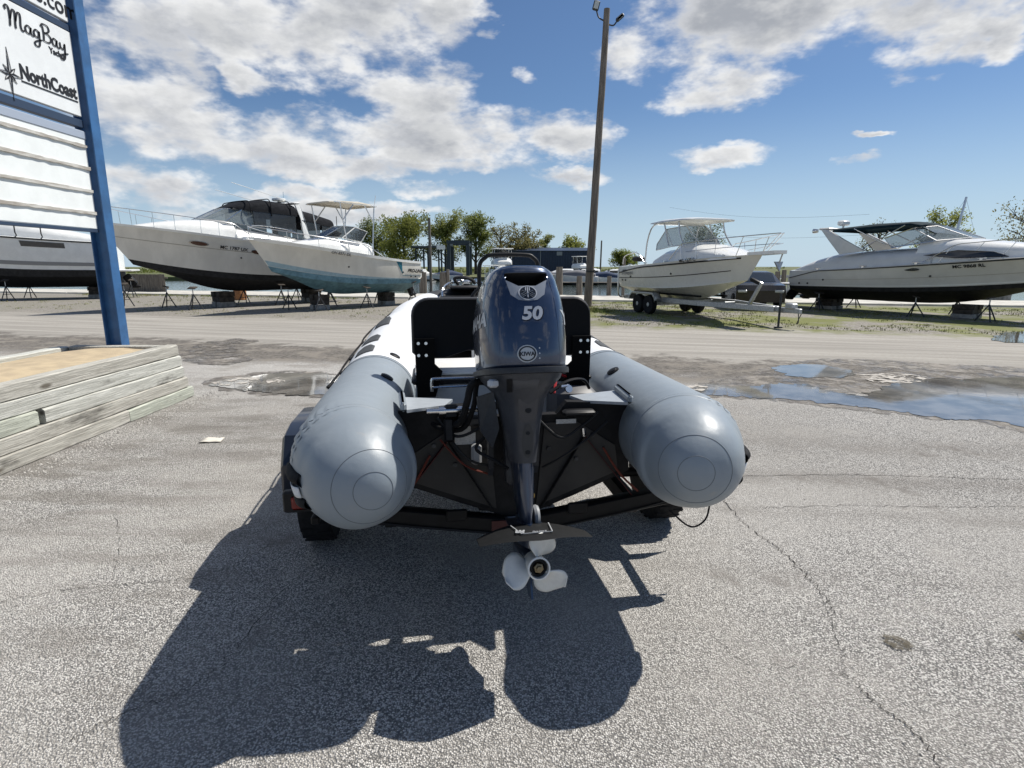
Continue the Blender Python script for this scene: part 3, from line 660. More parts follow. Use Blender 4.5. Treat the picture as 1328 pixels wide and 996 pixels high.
for s in (-1, 1):
    mb = MB(); rows = [[tube_pt(s, tip_y(i, 26), 360*k/96) for k in range(96)] for i in range(27)]
    rows += [[tube_pt(s, -.40+.42*j/16, 360*k/96) for k in range(96)] for j in range(1, 17)]
    rows += [[tube_pt(s, .02+.83*j/8, 360*k/96) for k in range(96)] for j in range(1, 9)]
    mb.loft(rows, True, True); mb.build('grey_tube', M_pvcg, rib, ang=80)
    tube_section(s, .85, 3.3, 40, 'white_tube', M_pvcw)
    tube_section(s, 3.3, 3.80, 12, 'bow_tube', mat('bow_black_pvc', (.02,.02,.022), .6, bump=.2))
    # seams: glued end cone, ring and centre disc, plus the colour joint
    for yy, off, rad in ((-.41,.001,.0018), (-.728,.0004,.0012), (-.775,.0004,.0012), (.85,.002,.003)):
        mb = MB(); mb.tube([tube_pt(s, yy, 360*k/72, off) for k in range(72)], rad, 6, closed=True); mb.build('seam', M_seam, rib)
    mb = MB()
    for yy in (.80, .90): pass
    for j in range(33):                      # overlap tape at the colour joint
        pass
    mb.loft([[tube_pt(s, .81, 360*k/64, .0012) for k in range(64)], [tube_pt(s, .81, 360*k/64, .0026) for k in range(64)], [tube_pt(s, .86, 360*k/64, .0026) for k in range(64)], [tube_pt(s, .86, 360*k/64, .0012) for k in range(64)]], True); mb.build('joint_tape', M_pvcg, rib)
    mb = MB(); mb.loft([[tube_pt(s, yy, 360*k/96, oo) for k in range(96)] for yy, oo in ((-.445,.0004),(-.442,.0022),(-.412,.0024),(-.409,.0004))], True); mb.build('end_tape', M_pvcg, rib)
    # rubbing strake
    mb = MB(); rows = []
    for i in range(61):
        y = lerp(.02, 3.45, i/60); rows.append([tube_pt(s, y, 188, .001), tube_pt(s, y, 186, .012), tube_pt(s, y, 180, .018), tube_pt(s, y, 174, .012), tube_pt(s, y, 172, .001)])
    mb.loft(rows, False); mb.build('rub_strake', M_rubber, rib)
    # step patches on top
    for (y0, y1) in ((1.05,1.29),(1.38,1.60),(1.98,2.26)):
        mb = MB(); q = []
        for j in range(7):
            yy = lerp(y0, y1, j/6); h = 15 if j < 5 else 15-(j-4)*4.5
            q.append([tube_pt(s, yy, 112+h*(k-3)/3, .0025) for k in range(7)])
        mb.loft(q, False); mb.build('step_patch', M_patch, rib, thick=.003)
    # lifeline with rubber fittings
    for yy_, an_ in ((.35, 60), (1.0, 62)):
        c = tube_pt(s, yy_, an_, 0); nr = (c-tube_c(s, yy_)).normalized(); mb = MB(); mb.lathe(c, nr, [(.036,-.004),(.036,.006),(.028,.010),(.024,.008),(.022,.012),(.006,.014)], 20); mb.build('air_valve', M_black, rib)
    ys = [.55, .95, 1.35, 1.85, 2.35, 2.85, 3.25]; lp = []
    for a, c in zip(ys, ys[1:]):
        for j in range(8):
            t = j/8; lp.append(tube_pt(s, lerp(a, c, t), 152+9*math.sin(math.pi*t), .018+.012*math.sin(math.pi*t)))
    lp.append(tube_pt(s, ys[-1], 152, .018))
    mb = MB(); mb.tube(lp, .0075, 6); mb.build('lifeline', M_rubber, rib)
    for yy in ys:
        mb = MB(); c = tube_pt(s, yy, 152, .0); nrm = (c-tube_c(s, yy)).normalized(); d = tube_dir(s, yy)
        mb.disc(c+nrm*-.002, nrm, .038, .008, 16); mb.bar(c+nrm*.014-d*.026, c+nrm*.014+d*.026, .024, .022, .007); mb.build('rope_fitting', M_rubber, rib)
    # moulded carrying handle near the stern end, pale web strap between two blocks
    base_a = 192
    hd = None
    for k, (a0, a1) in enumerate(((base_a-19, base_a-7), (base_a+7, base_a+19))):
        mb = MB(); rows = []
        for j in range(9):
            yy = lerp(-.60, -.40, j/8); e = .5+.5*math.sin(math.pi*min(1, max(0, (j+.5)/9))); rows.append([tube_pt(s, yy, lerp(a0, a1, q/6), (.004+.022*e*math.sin(math.pi*q/6)) if 0 < q < 6 else .0) for q in range(7)])
        mb.loft(rows, False); mb.build('handle_block', M_rubber, rib, thick=.003)
    mb = MB(); rows = []
    for j in range(9):
        yy = lerp(-.57, -.43, j/8); rows.append([tube_pt(s, yy, lerp(base_a-5.5, base_a+5.5, q/4), .006+.01*math.sin(math.pi*j/8)) for q in range(5)])
    mb.loft(rows, False); mb.build('handle_strap', mat('strap_white', (.62,.64,.66), .6), rib, thick=.003)
    # corner splash plate between tube and transom
    mb = MB(); zz = 1.015
    poly = [(s*.56,.0,zz+.02),(s*.515,-.27,zz+.02),(s*.34,-.12,zz),(s*.30,.0,zz)]
    mb.prism(poly, (0,0,0), (0,0,.014)); mb.build('splash_plate', mat('plate_grey', (.34,.37,.40), .4, var=.06), rib, smooth=False)
    mb = MB(); mb.bar((s*.53,-.27,zz+.045), (s*.55,.0,zz+.045), .03, .045, .012); mb.build('plate_flap', M_pvcg, rib)
# hull below the tubes
M_hull = mat('hull_grey', (.042,.040,.038), .5, spec=.25, var=.15, vscale=4); M_inner = mat('deck_grey', (.47,.49,.50), .5, var=.08, vscale=5)
mb = MB(); rows = []
for i in range(15):
    y = -.10+3.7*i/14; k = max(0,y/3.6); hb = .58*(1-max(0,(k-.5)/.5)**2.2); zk = .43+.62*max(0,(k-.45)/.55)**2; zch = .66+.45*max(0,(k-.35)/.65)**1.6
    rows.append([(-hb,y,zch+.22),(-hb,y,zch),(-hb*.55,y,lerp(zk,zch,.55)-.01),(0,y,zk),(hb*.55,y,lerp(zk,zch,.55)-.01),(hb,y,zch),(hb,y,zch+.22)])
mb.loft(rows, False); mb.build('hull', M_hull, rib, thick=.012, ang=25)
mb = MB(); poly = [(-.58,0,.66),(-.3,0,.545),(0,0,.43),(.3,0,.545),(.58,0,.66),(.56,0,1.015),(.25,0,1.03),(.20,0,.97),(-.20,0,.97),(-.25,0,1.03),(-.56,0,1.015)]
mb.prism(poly, (0,-.144,0), (0,.05,0)); mb.build('transom', mat('transom_black', (.010,.010,.011), .6, var=.3, spec=.25), rib, smooth=False)
for s in (-1, 1):                                            # lighter strakes of the hull behind the transom panel
    mb = MB(); mb.prism([(s*.10,0,.50),(s*.52,0,.665),(s*.50,0,.80),(s*.30,0,.93),(s*.14,0,.93)], (0,-.152,0), (0,.006,0)); mb.build('transom_panel', M_hull, rib, smooth=False)
mb = MB(); rows = []
for i in range(9):
    y = .05+3.2*i/8; hb = .56*(1-max(0,(i/8-.55)/.45)**2); rows.append([(-hb,y,.72),(hb,y,.72)])
mb.loft(rows, False); mb.build('deck', M_inner, rib, thick=.01)
# stickers on the transom
mb = MB(); mb.box((-.265,-.156,.915), (.085,.002,.05)); mb.box((-.25,-.1565,.87), (.10,.002,.06)); mb.build('warning_sticker', mat('sticker_white', (.55,.55,.54), .5, var=.3, vscale=90, stretch=(1,1,6)), rib)
mb = MB(); mb.box((.245,-.156,.935), (.10,.002,.022)); mb.build('builder_plate', mat('sticker_white', (.55,.55,.54), .5), rib)
# battery box, fuel line with red clamps, grab rail
mb = MB(); mb.box((.38,.30,.92), (.26,.20,.20), None, .03); mb.build('battery_box', mat('box_grey', (.10,.10,.105), .5), rib)
mb = MB(); mb.tube(catmull([(.24,.10,1.02),(.28,.2,1.10),(.34,.28,1.075),(.42,.34,1.06),(.5,.4,1.0)]), .008, 6); mb.build('red_cable', mat('cable_red', (.35,.02,.02), .4), rib)
mb = MB(); mb.tube(catmull([(.20,.02,1.04),(.30,.06,1.09),(.40,.12,1.085),(.46,.2,1.02)]), .009, 6); mb.build('steering_cable', M_black, rib)
mb = MB(); mb.tube(catmull([(-.40,.10,1.05),(-.40,.10,1.105),(-.37,.10,1.115),(-.19,.10,1.115),(-.17,.10,1.11),(-.17,.10,1.05)], 4), .008, 8); mb.tube([(-.40,.10,1.07),(-.17,.10,1.075)], .006, 8); mb.build('stern_handrail', M_steel, rib)
# bench seat with hinged backrest
seat = MB(); seat.box((-.0,.52,.90), (.98,.36,.30), None, .02); seat_base = seat.build('seat_base', M_inner, rib)
mb = MB(); mb.box((0,.52,1.055), (1.02,.40,.035), None, .012); mb.build('seat_rim', M_black, rib)
mb = MB(); mb.box((0,.53,1.095), (.98,.38,.06), None, .025); mb.build('seat_cushion', mat('vinyl_white', (.78,.77,.74), .45, var=.04), rib)
M_vinyl = mat('vinyl_black', (.004,.004,.0045), .6, spec=.2, bump=.15, bscale=300)
def backrest_poly():
    w_, zb_, zt_ = .495, 1.20, 1.505; pts = []
    for a in range(0, 91, 15): pts.append((w_-.09+.09*math.cos(R(a)), zt_-.09+.09*math.sin(R(a))))
    for a in range(90, 181, 15): pts.append((-w_+.09+.09*math.cos(R(a)), zt_-.09+.09*math.sin(R(a))))
    pts += [(-w_, zb_+.02), (-w_+.03, zb_-.01), (-w_+.16, zb_-.01), (-.2, zb_+.03), (.2, zb_+.03), (w_-.16, zb_-.01), (w_-.03, zb_-.01), (w_, zb_+.02)]; return pts
bp = backrest_poly(); rings = []
cen = (0, 1.33)
for (yy, k) in ((.302,.02),(.302,.5),(.30,.93),(.296,.985),(.305,1.0),(.34,1.0),(.37,.985),(.385,.95),(.388,.5),(.388,.02)): rings.append([(cen[0]+(a-cen[0])*k, yy+(cen[1]+(b-cen[1])*k-1.15)*.12, cen[1]+(b-cen[1])*k) for a, b in bp])
mb = MB(); mb.loft(rings, True, True, True); back = mb.build('backrest', M_vinyl, rib, ang=50)
mb = MB(); mb.tube([(a*1.0, .335+(b-1.15)*.12, 1.33+(b-1.33)*1.005) for a, b in bp], .008, 6, closed=True); mb.build('piping', mat('piping_grey', (.10,.10,.105), .5), back)
for s in (-1, 1):
    mb = MB(); mb.prism([(s*.48,0,.98),(s*.485,0,1.30),(s*.38,0,1.30),(s*.38,0,1.16),(s*.34,0,1.12),(s*.38,0,.98)], (0,.275,0), (0,.02,0)); br = mb.build('seat_bracket', mat('bracket_black', (.003,.003,.0033), .7, spec=.1), rib, smooth=False)
    for (bx, bz) in ((.425,1.275),(.465,1.275),(.425,1.21),(.465,1.21)):
        mb = MB(); mb.disc((s*bx,.276,bz), (0,-1,.12), .0085, .006, 12); mb.build('bolt', M_steel, br)
# console with windscreen rail, helm and bow locker
mb = MB(); mb.box((.19,1.62,1.07), (.52,.44,.70), None, .06); con = mb.build('console', mat('console_white', (.60,.61,.62), .35), rib)
mb = MB(); mb.tube(catmull([(-.02,1.45,1.36),(-.03,1.46,1.66),(.015,1.46,1.74),(.08,1.46,1.76),(.30,1.46,1.76),(.37,1.46,1.74),(.41,1.46,1.66),(.40,1.45,1.36)], 6), .016, 10); mb.build('grab_rail', M_black, con)
mb = MB(); n = 24; mb.tube([(.05+.16*math.cos(2*math.pi*k/n), 1.32+.05*math.sin(2*math.pi*k/n), 1.40+.15*math.sin(2*math.pi*k/n)) for k in range(n)], .012, 8, closed=True); mb.build('steering_wheel', M_black, con)
mb = MB(); mb.box((0,3.05,1.10), (.56,.55,.42), None, .05); bl = mb.build('bow_locker', M_black, rib)
mb = MB(); mb.box((0,3.05,1.34), (.60,.58,.07), None, .03); mb.build('bow_cushion', M_vinyl, rib)
mb = MB(); mb.box((0,3.55,1.455), (.34,.42,.035), None, .012); bs = mb.build('bow_step', mat('step_black', (.02,.02,.02), .6), rib)
for s in (-1, 1):
    mb = MB(); mb.lathe((s*.12,3.55,1.47), (0,0,1), [(.02,0),(.018,.03),(.035,.04),(.032,.065),(.01,.075)], 14); mb.build('cleat', M_steel, rib)
    mb = MB(); mb.tube(catmull([(s*.26,3.2,1.36),(s*.25,3.25,1.45),(s*.17,3.5,1.50),(s*.05,3.7,1.51)], 5), .012, 8); mb.build('bow_rail', M_steel, rib)
mb = MB(); mb.box((0.02,3.72,1.50), (.08,.24,.05), None, .012); mb.lathe((.02,3.84,1.50), (1,0,0), [(.035,-.035),(.02,0),(.035,.035)], 14); mb.build('anchor_roller', M_steel, rib)
mb = MB(); mb.tube(catmull([(-.08,3.5,1.49),(-.12,3.42,1.55),(-.02,3.4,1.56),(.06,3.46,1.54),(.10,3.52,1.50)]), .018, 7); mb.build('mooring_line', mat('rope_dark', (.03,.03,.03), .9), rib)

# ------------------------------------------------------------------ boat trailer
tr = empty('boat_trailer', RIB_O, RIB_RZ, 'black steel boat trailer under the grey inflatable', 'trailer')
M_tframe = mat('trailer_black', (.006,.006,.0065), .5, var=.3, vscale=10, spec=.25)
def beamp(name, a, b_, w_=.06, h=.09, m=None):
    mb = MB(); mb.bar(a, b_, w_, h, .006); return mb.build(name, m or M_tframe, tr)
for s in (-1, 1):
    beamp('side_rail', (s*.62,-.12,.46), (s*.62,2.4,.46)); beamp('draw_rail', (s*.62,2.4,.46), (0,4.6,.46))
    beamp('rear_crossmember', (s*.90,-.16,.545), (s*.0,-.16,.405), .07, .085)
    beamp('front_crossmember', (s*.62,1.9,.50), (0,1.9,.42), .06, .07)
    beamp('bunk', (s*.33,.05,.57), (s*.33,2.3,.58), .07, .05, M_rubber)
    for yy in (.35, 1.9): beamp('bunk_post', (s*.33,yy,.44), (s*.33,yy,.56), .05, .05)
    # wheel
    wx, wy = s*1.10, .72
    wh = empty('wheel', (wx, wy, .315)); wh.parent = tr
    mb = MB(); mb.lathe((0,0,0), (1,0,0), [(.19,-.075),(.25,-.092),(.295,-.09),(.312,-.07),(.315,-.03),(.315,.03),(.312,.07),(.295,.09),(.25,.092),(.19,.075)], 40)
    for k in range(52):
        a = 2*math.pi*k/52; mb.box((-.045+.09*(k%2), .3125*math.cos(a), .3125*math.sin(a)), (.075,.024,.009), Matrix.Rotation(a-math.pi/2, 3, 'X'))
    mb.build('tyre', M_rubber, wh)
    mb = MB(); mb.lathe((0,0,0), (s,0,0), [(.19,-.07),(.19,.06),(.17,.065),(.16,.03),(.07,.04),(.06,.07),(.02,.08)], 28); mb.build('rim', M_galv, wh)
    # fender: arched skin over the wheel
    mb = MB(); arc = [(-.42,.40),(-.42,.62),(-.33,.76),(-.18,.79),(.18,.79),(.33,.76),(.42,.62),(.42,.40)]
    rows = [[(wx+s*dx, wy+a, b_) for a, b_ in arc] for dx in (-.12,.0,.11)]; rows.append([(wx+s*.125, wy+a*.985, b_-.02) for a, b_ in arc])
    mb.loft(rows, False); mb.build('fender', mat('fender_dark_blue', (.014,.018,.028), .3, coat=.4), tr, thick=.006, ang=30)
    beamp('fender_arm', (s*.62,.72,.44), (s*1.0,.72,.44), .05, .05)
    # tail lamp
    mb = MB(); mb.box((s*.985,-.13,.59), (.25,.05,.105), None, .008); lamp = mb.build('tail_lamp', M_black, tr)
    mb = MB(); mb.box((s*.985,-.158,.59), (.17,.02,.068), None, .012); mb.build('lens', mat('tail_lens', (.16,.008,.006), .25), lamp)
    beamp('lamp_bracket', (s*.84,-.10,.55), (s*1.08,-.10,.55), .03, .03); beamp('lamp_arm', (s*.98,-.11,.47), (s*.98,.30,.45), .04, .04)
mb = MB(); mb.tube([(-1.10,.72,.315),(1.10,.72,.315)], .032, 12); mb.build('axle', M_tframe, tr)
mb = MB(); mb.box((-.03,-.20,.43), (.20,.006,.05)); mb.build('centre_lamp_bar', mat('lamp_bar_dark', (.05,.006,.006), .4), tr)
mb = MB(); mb.bar((0,4.5,.46),(0,5.1,.46),.08,.10,.008); mb.build('coupler', M_tframe, tr)
# tie-down straps from transom to trailer
for s in (-1, 1):
    for (ax, bx, m_) in ((.33,.62,'red'), (.34,.12,'black')):
        mb = MB(); mb.bar((s*ax,-.165,.87), (s*bx,-.17,.50), .028, .004); mb.build('tie_strap', mat('strap_red', (.05,.006,.006), .8) if m_ == 'red' else M_rubber, tr)
    mb = MB(); mb.tube([(s*.33,-.165,.90),(s*.335,-.17,.86)], .010, 8); mb.build('strap_hook', M_steel, tr)
mb = MB(); mb.tube(catmull([(1.05,-.12,.46),(1.02,-.14,.36),(.93,-.15,.33),(.82,-.13,.42)]), .005, 5); mb.build('lamp_wire', M_rubber, tr)

# ------------------------------------------------------------------ outboard motor
TILT = R(-12.5)
c7, s7 = math.cos(RIB_RZ), math.sin(RIB_RZ)
mot = empty('outboard_motor', (RIB_O[0]-.010, RIB_O[1]*.94, .982), RIB_RZ+R(2), 'dark blue grey outboard motor with white propeller clamped to the inflatable', 'outboard motor', rx=TILT, sc=.94)
def carpaint():
    m = bpy.data.materials.new('motor_blue_grey'); m.use_nodes = True; t = NT(m.node_tree); p = t.n['Principled BSDF']
    tc = t.new('ShaderNodeTexCoord').outputs['Object']; n = t.noise(tc, 900, 2, .5)
    t.setin(p, 'Base Color', t.mix(n, (.016,.029,.062), (.029,.048,.092))); t.setin(p, 'Metallic', .55); t.setin(p, 'Roughness', .30); t.setin(p, 'Coat Weight', 1.); t.setin(p, 'Coat Roughness', .035); return m
M_mot = carpaint(); M_silver = mat('decal_silver', (.46,.48,.51), .35, metal=.3); M_motdark = mat('motor_dark_plastic', (.020,.022,.027), .45, var=.2, vscale=50)
def sring(hx, yf, yb, z, n=72, e=3.3, eb=None):
    out = []; cy, hy = (yf+yb)/2, (yf-yb)/2
    for k in range(n):
        a = 2*math.pi*(k+.5)/n; ca, sa = math.cos(a), math.sin(a)
        out.append((hx*math.copysign(abs(ca)**(2/e), ca), cy+hy*math.copysign(abs(sa)**(2/e), sa), z))
    return out
CR = [(.215,.180,-.02,-.555),(.225,.186,-.01,-.565),(.27,.190,.0,-.572),(.34,.192,.0,-.572),(.41,.191,.0,-.568),(.47,.187,-.005,-.560),(.52,.180,-.01,-.550),(.56,.170,-.02,-.538),(.59,.162,-.03,-.535),(.615,.152,-.04,-.528),(.637,.140,-.05,-.518),(.653,.120,-.065,-.50),(.661,.085,-.11,-.45),(.663,.0,-.25,-.29)]
# refine rows
rows = []
for (a, b_) in zip(CR, CR[1:]):
    for j in range(3): t = j/3; rows.append(tuple(lerp(p, q, t) for p, q in zip(a, b_)))
rows.append(CR[-1])
N = 96; rings = [sring(hx*1.01, yf, yb, z, N) for (z, hx, yf, yb) in rows]
mb = MB(); mb.loft(rings, True, True, True)
bvh = BVHTree.FromPolygons([Vector(v) for v in mb.v], mb.f)
cowl = mb.build('cowling', [M_mot, mat('intake_dark', (.004,.004,.005), .8)], mot, ang=60)
bm = bmesh.new(); bm.from_mesh(cowl.data); fs = []
for f in bm.faces:
    c = f.calc_center_median()
    if c.y < -.33 and .548 < c.z < .613 and abs(c.x) < .082+(c.z-.58)*.35: fs.append(f)
r = bmesh.ops.extrude_face_region(bm, geom=fs); ev = [q for q in r['geom'] if isinstance(q, bmesh.types.BMVert)]
bmesh.ops.delete(bm, geom=fs, context='FACES_ONLY')
for v in ev: v.co.y += .13; v.co.x *= .92; v.co.z = .57+(v.co.z-.57)*.8
evs = set(ev)
for f in bm.faces:
    if any(v in evs for v in f.verts): f.material_index = 1
bm.to_mesh(cowl.data); bm.free()
def patch_on(name, outline, m, cast=(0,1,0), off=.002, n=8, parent=None):     # decal skin following the cowl: outline of (x,z)
    cx = sum(p[0] for p in outline)/len(outline); cz = sum(p[1] for p in outline)/len(outline); mb = MB(); rings = []
    for k in range(n+1):
        t = 1-k/n; ring = []
        for (a, b_) in outline:
            q = Vector((cx+(a-cx)*t, -1.2, cz+(b_-cz)*t)) if cast[1] else Vector((-1.2, cx+(a-cx)*t, cz+(b_-cz)*t)); h, nn, i, d = bvh.ray_cast(q, Vector(cast)); ring.append((h if h else q)-Vector(cast)*off)
        rings.append(ring)
    mb.loft(rings, True); return mb.build(name, m, parent or mot, ang=80)
def circ(cx, cz, rx, rz, n=40, a0=0, a1=360): return [(cx+rx*math.cos(R(lerp(a0,a1,k/n))), cz+rz*math.sin(R(lerp(a0,a1,k/n)))) for k in range(n)]
def ringpatch(name, cx, cz, ro, ri, m, parent=None, off=.003, n=40, ry=1.):
    mb = MB(); rg = []
    for rr in (ro, (ro+ri)/2, ri):
        q_ = []
        for k in range(n):
            a = 2*math.pi*k/n; h, nn, i, d = bvh.ray_cast(Vector((cx+rr*math.cos(a), -1.2, cz+rr*ry*math.sin(a))), Vector((0,1,0))); q_.append(h-Vector((0,off,0)))
        rg.append(q_)
    mb.loft(rg, True); return mb.build(name, m, parent or mot, ang=80)
# chevron badge plate below the air intake, with a round three-fork emblem
bad = patch_on('badge_plate', [(-.088,.585),(-.078,.556),(-.05,.558),(.05,.558),(.078,.556),(.088,.585),(.072,.52),(.04,.497),(0,.491),(-.04,.497),(-.072,.52)], mat('badge_grey', (.30,.32,.35), .3, metal=.4), n=6)
bad.data.materials[0] = mat('badge_grey', (.30,.32,.35), .3, metal=.4)
BZ = .527
patch_on('emblem_disc', circ(0, BZ, .040, .031), mat('emblem_dark', (.01,.014,.022), .25, coat=.5), off=.004, parent=bad)
ringpatch('emblem_ring', 0, BZ, .040, .035, M_silver, bad, .0055, ry=.78)
mb = MB()
def onc(x, z, off=.0062): h, nn, i, d = bvh.ray_cast(Vector((x,-1.2,z)), Vector((0,1,0))); return h-Vector((0,off,0))
for k in range(6):
    a = math.pi/2+k*math.pi/3; L = .032 if k % 2 == 0 else .026; p0, p1 = onc(0, BZ), onc(L*math.cos(a), BZ+L*.78*math.sin(a)); mb.bar(p0, p1, .0045, .001)
    if k % 2 == 0:
        nx, nz = -math.sin(a), math.cos(a)
        for q in (-1, 1): mb.bar(onc(.012*math.cos(a)+q*.008*nx, BZ+.78*(.012*math.sin(a)+q*.008*nz)), onc(.031*math.cos(a)+q*.008*nx, BZ+.78*(.031*math.sin(a)+q*.008*nz)), .004, .001)
mb.build('fork_mark', M_silver, bad, smooth=False)
text_mesh('horsepower_number', '50', M_silver, mot, (.010,-.6,.415), (1,0,0), (0,0,1), .076, bold=.003, shear=.16, align='CENTER', bvh=bvh, cast=(0,1,0), off=.002, cuts=1, xs=1.12)
sh = text_mesh('number_shadow', '50', mat('decal_navy', (.004,.006,.012), .4), mot, (.013,-.6,.4125), (1,0,0), (0,0,1), .076, bold=.005, shear=.16, align='CENTER', bvh=bvh, cast=(0,1,0), off=.0012, cuts=1, xs=1.12)
KZ = .272
rs_ = patch_on('round_sticker', circ(-.016, KZ, .042, .036), mat('sticker_grey', (.40,.43,.46), .4), off=.0018)
ringpatch('sticker_ring', -.016, KZ, .037, .031, mat('decal_navy', (.004,.006,.012), .4), rs_, .003, ry=.85)
text_mesh('sticker_word', 'KIWA', mat('decal_navy', (.004,.006,.012), .4), rs_, (-.016,-.6,KZ-.009), (1,0,0), (0,0,1), .024, bold=.0008, align='CENTER', bvh=bvh, cast=(0,1,0), off=.0032)
for dz in (-.02, 0.0, .022):
    mb = MB(); p = onc(.036, KZ+dz, .002); mb.disc(p, (0,-1,0), .0035, .001, 10); mb.build('sticker_dot', M_silver, rs_)
text_mesh('side_lettering', 'YAMAHA', M_silver, mot, (-.6,-.05,.40), (0,-1,0), (0,0,1), .082, bold=.003, shear=.15, bvh=bvh, cast=(1,0,0), off=.002, cuts=2, xs=1.3)
text_mesh('side_lettering', 'YAMAHA', M_silver, mot, (.6,-.53,.40), (0,1,0), (0,0,1), .082, bold=.003, shear=.15, bvh=bvh, cast=(-1,0,0), off=.002, cuts=2, xs=1.35)
# crease panel lines on the shoulders
for s in (-1, 1):
    mb = MB(); pts = []
    for (x, z) in ((.098,.60),(.108,.55),(.118,.48),(.124,.40),(.128,.30),(.128,.235)):
        pts.append(onc(s*x, z, -.0005))
    mb.tube(catmull(pts, 4), .0022, 6); mb.build('crease', M_mot, mot)
# band and lower apron
mb = MB(); mb.loft([sring(.19,0,-.565,.190,N), sring(.20,.008,-.578,.193,N), sring(.201,.008,-.579,.205,N), sring(.20,.008,-.578,.216,N), sring(.19,0,-.565,.219,N)], True, True, True); mb.build('cowl_band', M_motdark, mot, ang=50)
LR = [(.192,.180,-.01,-.560),(.17,.170,-.01,-.553),(.145,.146,-.02,-.535),(.12,.122,-.04,-.515),(.08,.102,-.06,-.485),(.045,.096,-.07,-.470),(.0,.087,-.08,-.455),(-.06,.076,-.10,-.440),(-.13,.066,-.12,-.425),(-.19,.058,-.14,-.412),(-.20,.057,-.14,-.41)]
mb = MB(); mb.loft([sring(hx, yf, yb, z, 64, 2.7) for z, hx, yf, yb in LR], True, True, True); apb = BVHTree.FromPolygons([Vector(v) for v in mb.v], mb.f); apr = mb.build('apron', mat('apron_grey', (.035,.038,.046), .42, var=.12, vscale=30), mot, ang=60)
def on_ap(x, z, off=.001):
    h, nn, i, d = apb.ray_cast(Vector((x,-1.2,z)), Vector((0,1,0))); return (h if h else Vector((x,-.43,z)))-Vector((0,off,0))
def appatch(name, outline, m, off):
    mb = MB(); cx = sum(p[0] for p in outline)/len(outline); cz = sum(p[1] for p in outline)/len(outline)
    mb.loft([[on_ap(cx+(a-cx)*t, cz+(b_-cz)*t, off) for a, b_ in outline] for t in (1,.8,.6,.4,.2,.02)], True); return mb.build(name, m, apr, ang=80)
appatch('latch_panel', [(-.075,.165),(-.065,.125),(.03,.125),(.038,.165)], mat('latch_grey', (.055,.058,.066), .35), .004)
appatch('latch_gap', [(-.10,.17),(-.09,.115),(-.07,.115),(-.078,.17)], M_black, .004)
appatch('shield_panel', [(-.045,.085),(-.040,.01),(-.026,-.015),(.026,-.015),(.040,.01),(.045,.085)], mat('shield_dark', (.018,.022,.032), .3, coat=.4), .003)
appatch('lower_panel', circ(0,-.10,.026,.075,24), mat('shield_dark2', (.022,.025,.03), .4), .003)
for (x, z, r_) in ((0,.035,.014),(0,-.065,.010),(0,-.15,.012)):
    mb = MB(); mb.disc(on_ap(x, z, .003), (0,-1,0), r_, .003, 16, ry=r_*.85); mb.build('exhaust_port', M_black, apr)
mb = MB(); mb.box((-.155,-.515,.155), (.05,.03,.035), Matrix.Rotation(.6,3,'Z'), .008); mb.build('side_latch', mat('latch_silver', (.4,.42,.45), .35), mot)
# drive leg
def foil(hx, yf, yb, z, n=32):          # streamlined section, sharp at rear
    out = []
    for k in range(n):
        a = 2*math.pi*k/n; y = (yf+yb)/2+(yf-yb)/2*math.cos(a); t = (1-math.cos(a))/2; out.append((hx*math.sin(a)*(.55+.75*(1-t)**.5*.9), y, z))
    return out
mb = MB(); mb.loft([sring(.048,-.14,-.405,-.20,40,2.4), sring(.046,-.15,-.402,-.26,40,2.3), sring(.043,-.155,-.40,-.33,40,2.3), sring(.036,-.16,-.40,-.40,40,2.2), sring(.028,-.165,-.40,-.455,40,2.1), sring(.022,-.17,-.395,-.48,40,2)], True, True, True); mb.build('drive_leg', M_mot, mot, ang=60)
mb = MB(); mb.loft([foil(.030,-.15,-.42,-.47), foil(.026,-.15,-.42,-.52), foil(.030,-.15,-.43,-.56), foil(.034,-.145,-.44,-.585)], True, True, True)
mb.lathe((0,-.30,-.615), (0,1,0), [(.030,-.155),(.046,-.12),(.050,-.04),(.050,.06),(.042,.13),(.022,.185),(.003,.20)], 28)
mb.build('gearcase', M_mot, mot, ang=50)
mb = MB(); mb.prism([(0,-.17,-.645),(0,-.37,-.645),(0,-.40,-.80),(0,-.33,-.80)], (-.005,0,0), (.010,0,0)); mb.build('skeg', M_mot, mot, smooth=False)
mb = MB(); mb.prism([(-.07,-.13,0),(.07,-.13,0),(.085,-.42,0),(.05,-.53,0),(-.05,-.53,0),(-.085,-.42,0)], (0,0,-.498), (0,0,.010)); mb.build('ventilation_plate', M_mot, mot, smooth=False)
# stabiliser foil bolted to the plate
M_foil = mat('foil_black', (.009,.0095,.01), .6, spec=.3, var=.2, vscale=30)
mb = MB(); up, lo = [], []
xs_ = [-.24,-.225,-.19,-.14,-.085,-.05,0,.05,.085,.14,.19,.225,.24]
rows = []
for x in xs_:
    a = abs(x)/.255; yl = -.30-.13*a**1.5; yt = -.575-.05*math.cos(a*math.pi/2)+.03*a; dz = -.485-.028*max(0,(a-.3)/.7)**1.6; th = .013*(1-.75*a)
    if abs(x) < .03: pass
    m_ = (yl+yt)/2; rows.append([(x,yl,dz),(x,lerp(yl,yt,.3),dz+th),(x,lerp(yl,yt,.8),dz+th*.8),(x,yt,dz+.001),(x,lerp(yl,yt,.8),dz-th*.5),(x,lerp(yl,yt,.3),dz-th*.6)])
mb.loft(rows, True, True, True); foilo = mb.build('stabiliser_fin', M_foil, mot, ang=50)
zt = -.468
mb = MB()
for (a, b_) in (((-.085,-.40),(-.065,-.555)), ((-.065,-.555),(.065,-.555)), ((.065,-.555),(.085,-.40))): mb.bar((a[0],a[1],zt), (b_[0],b_[1],zt), .004, .002)
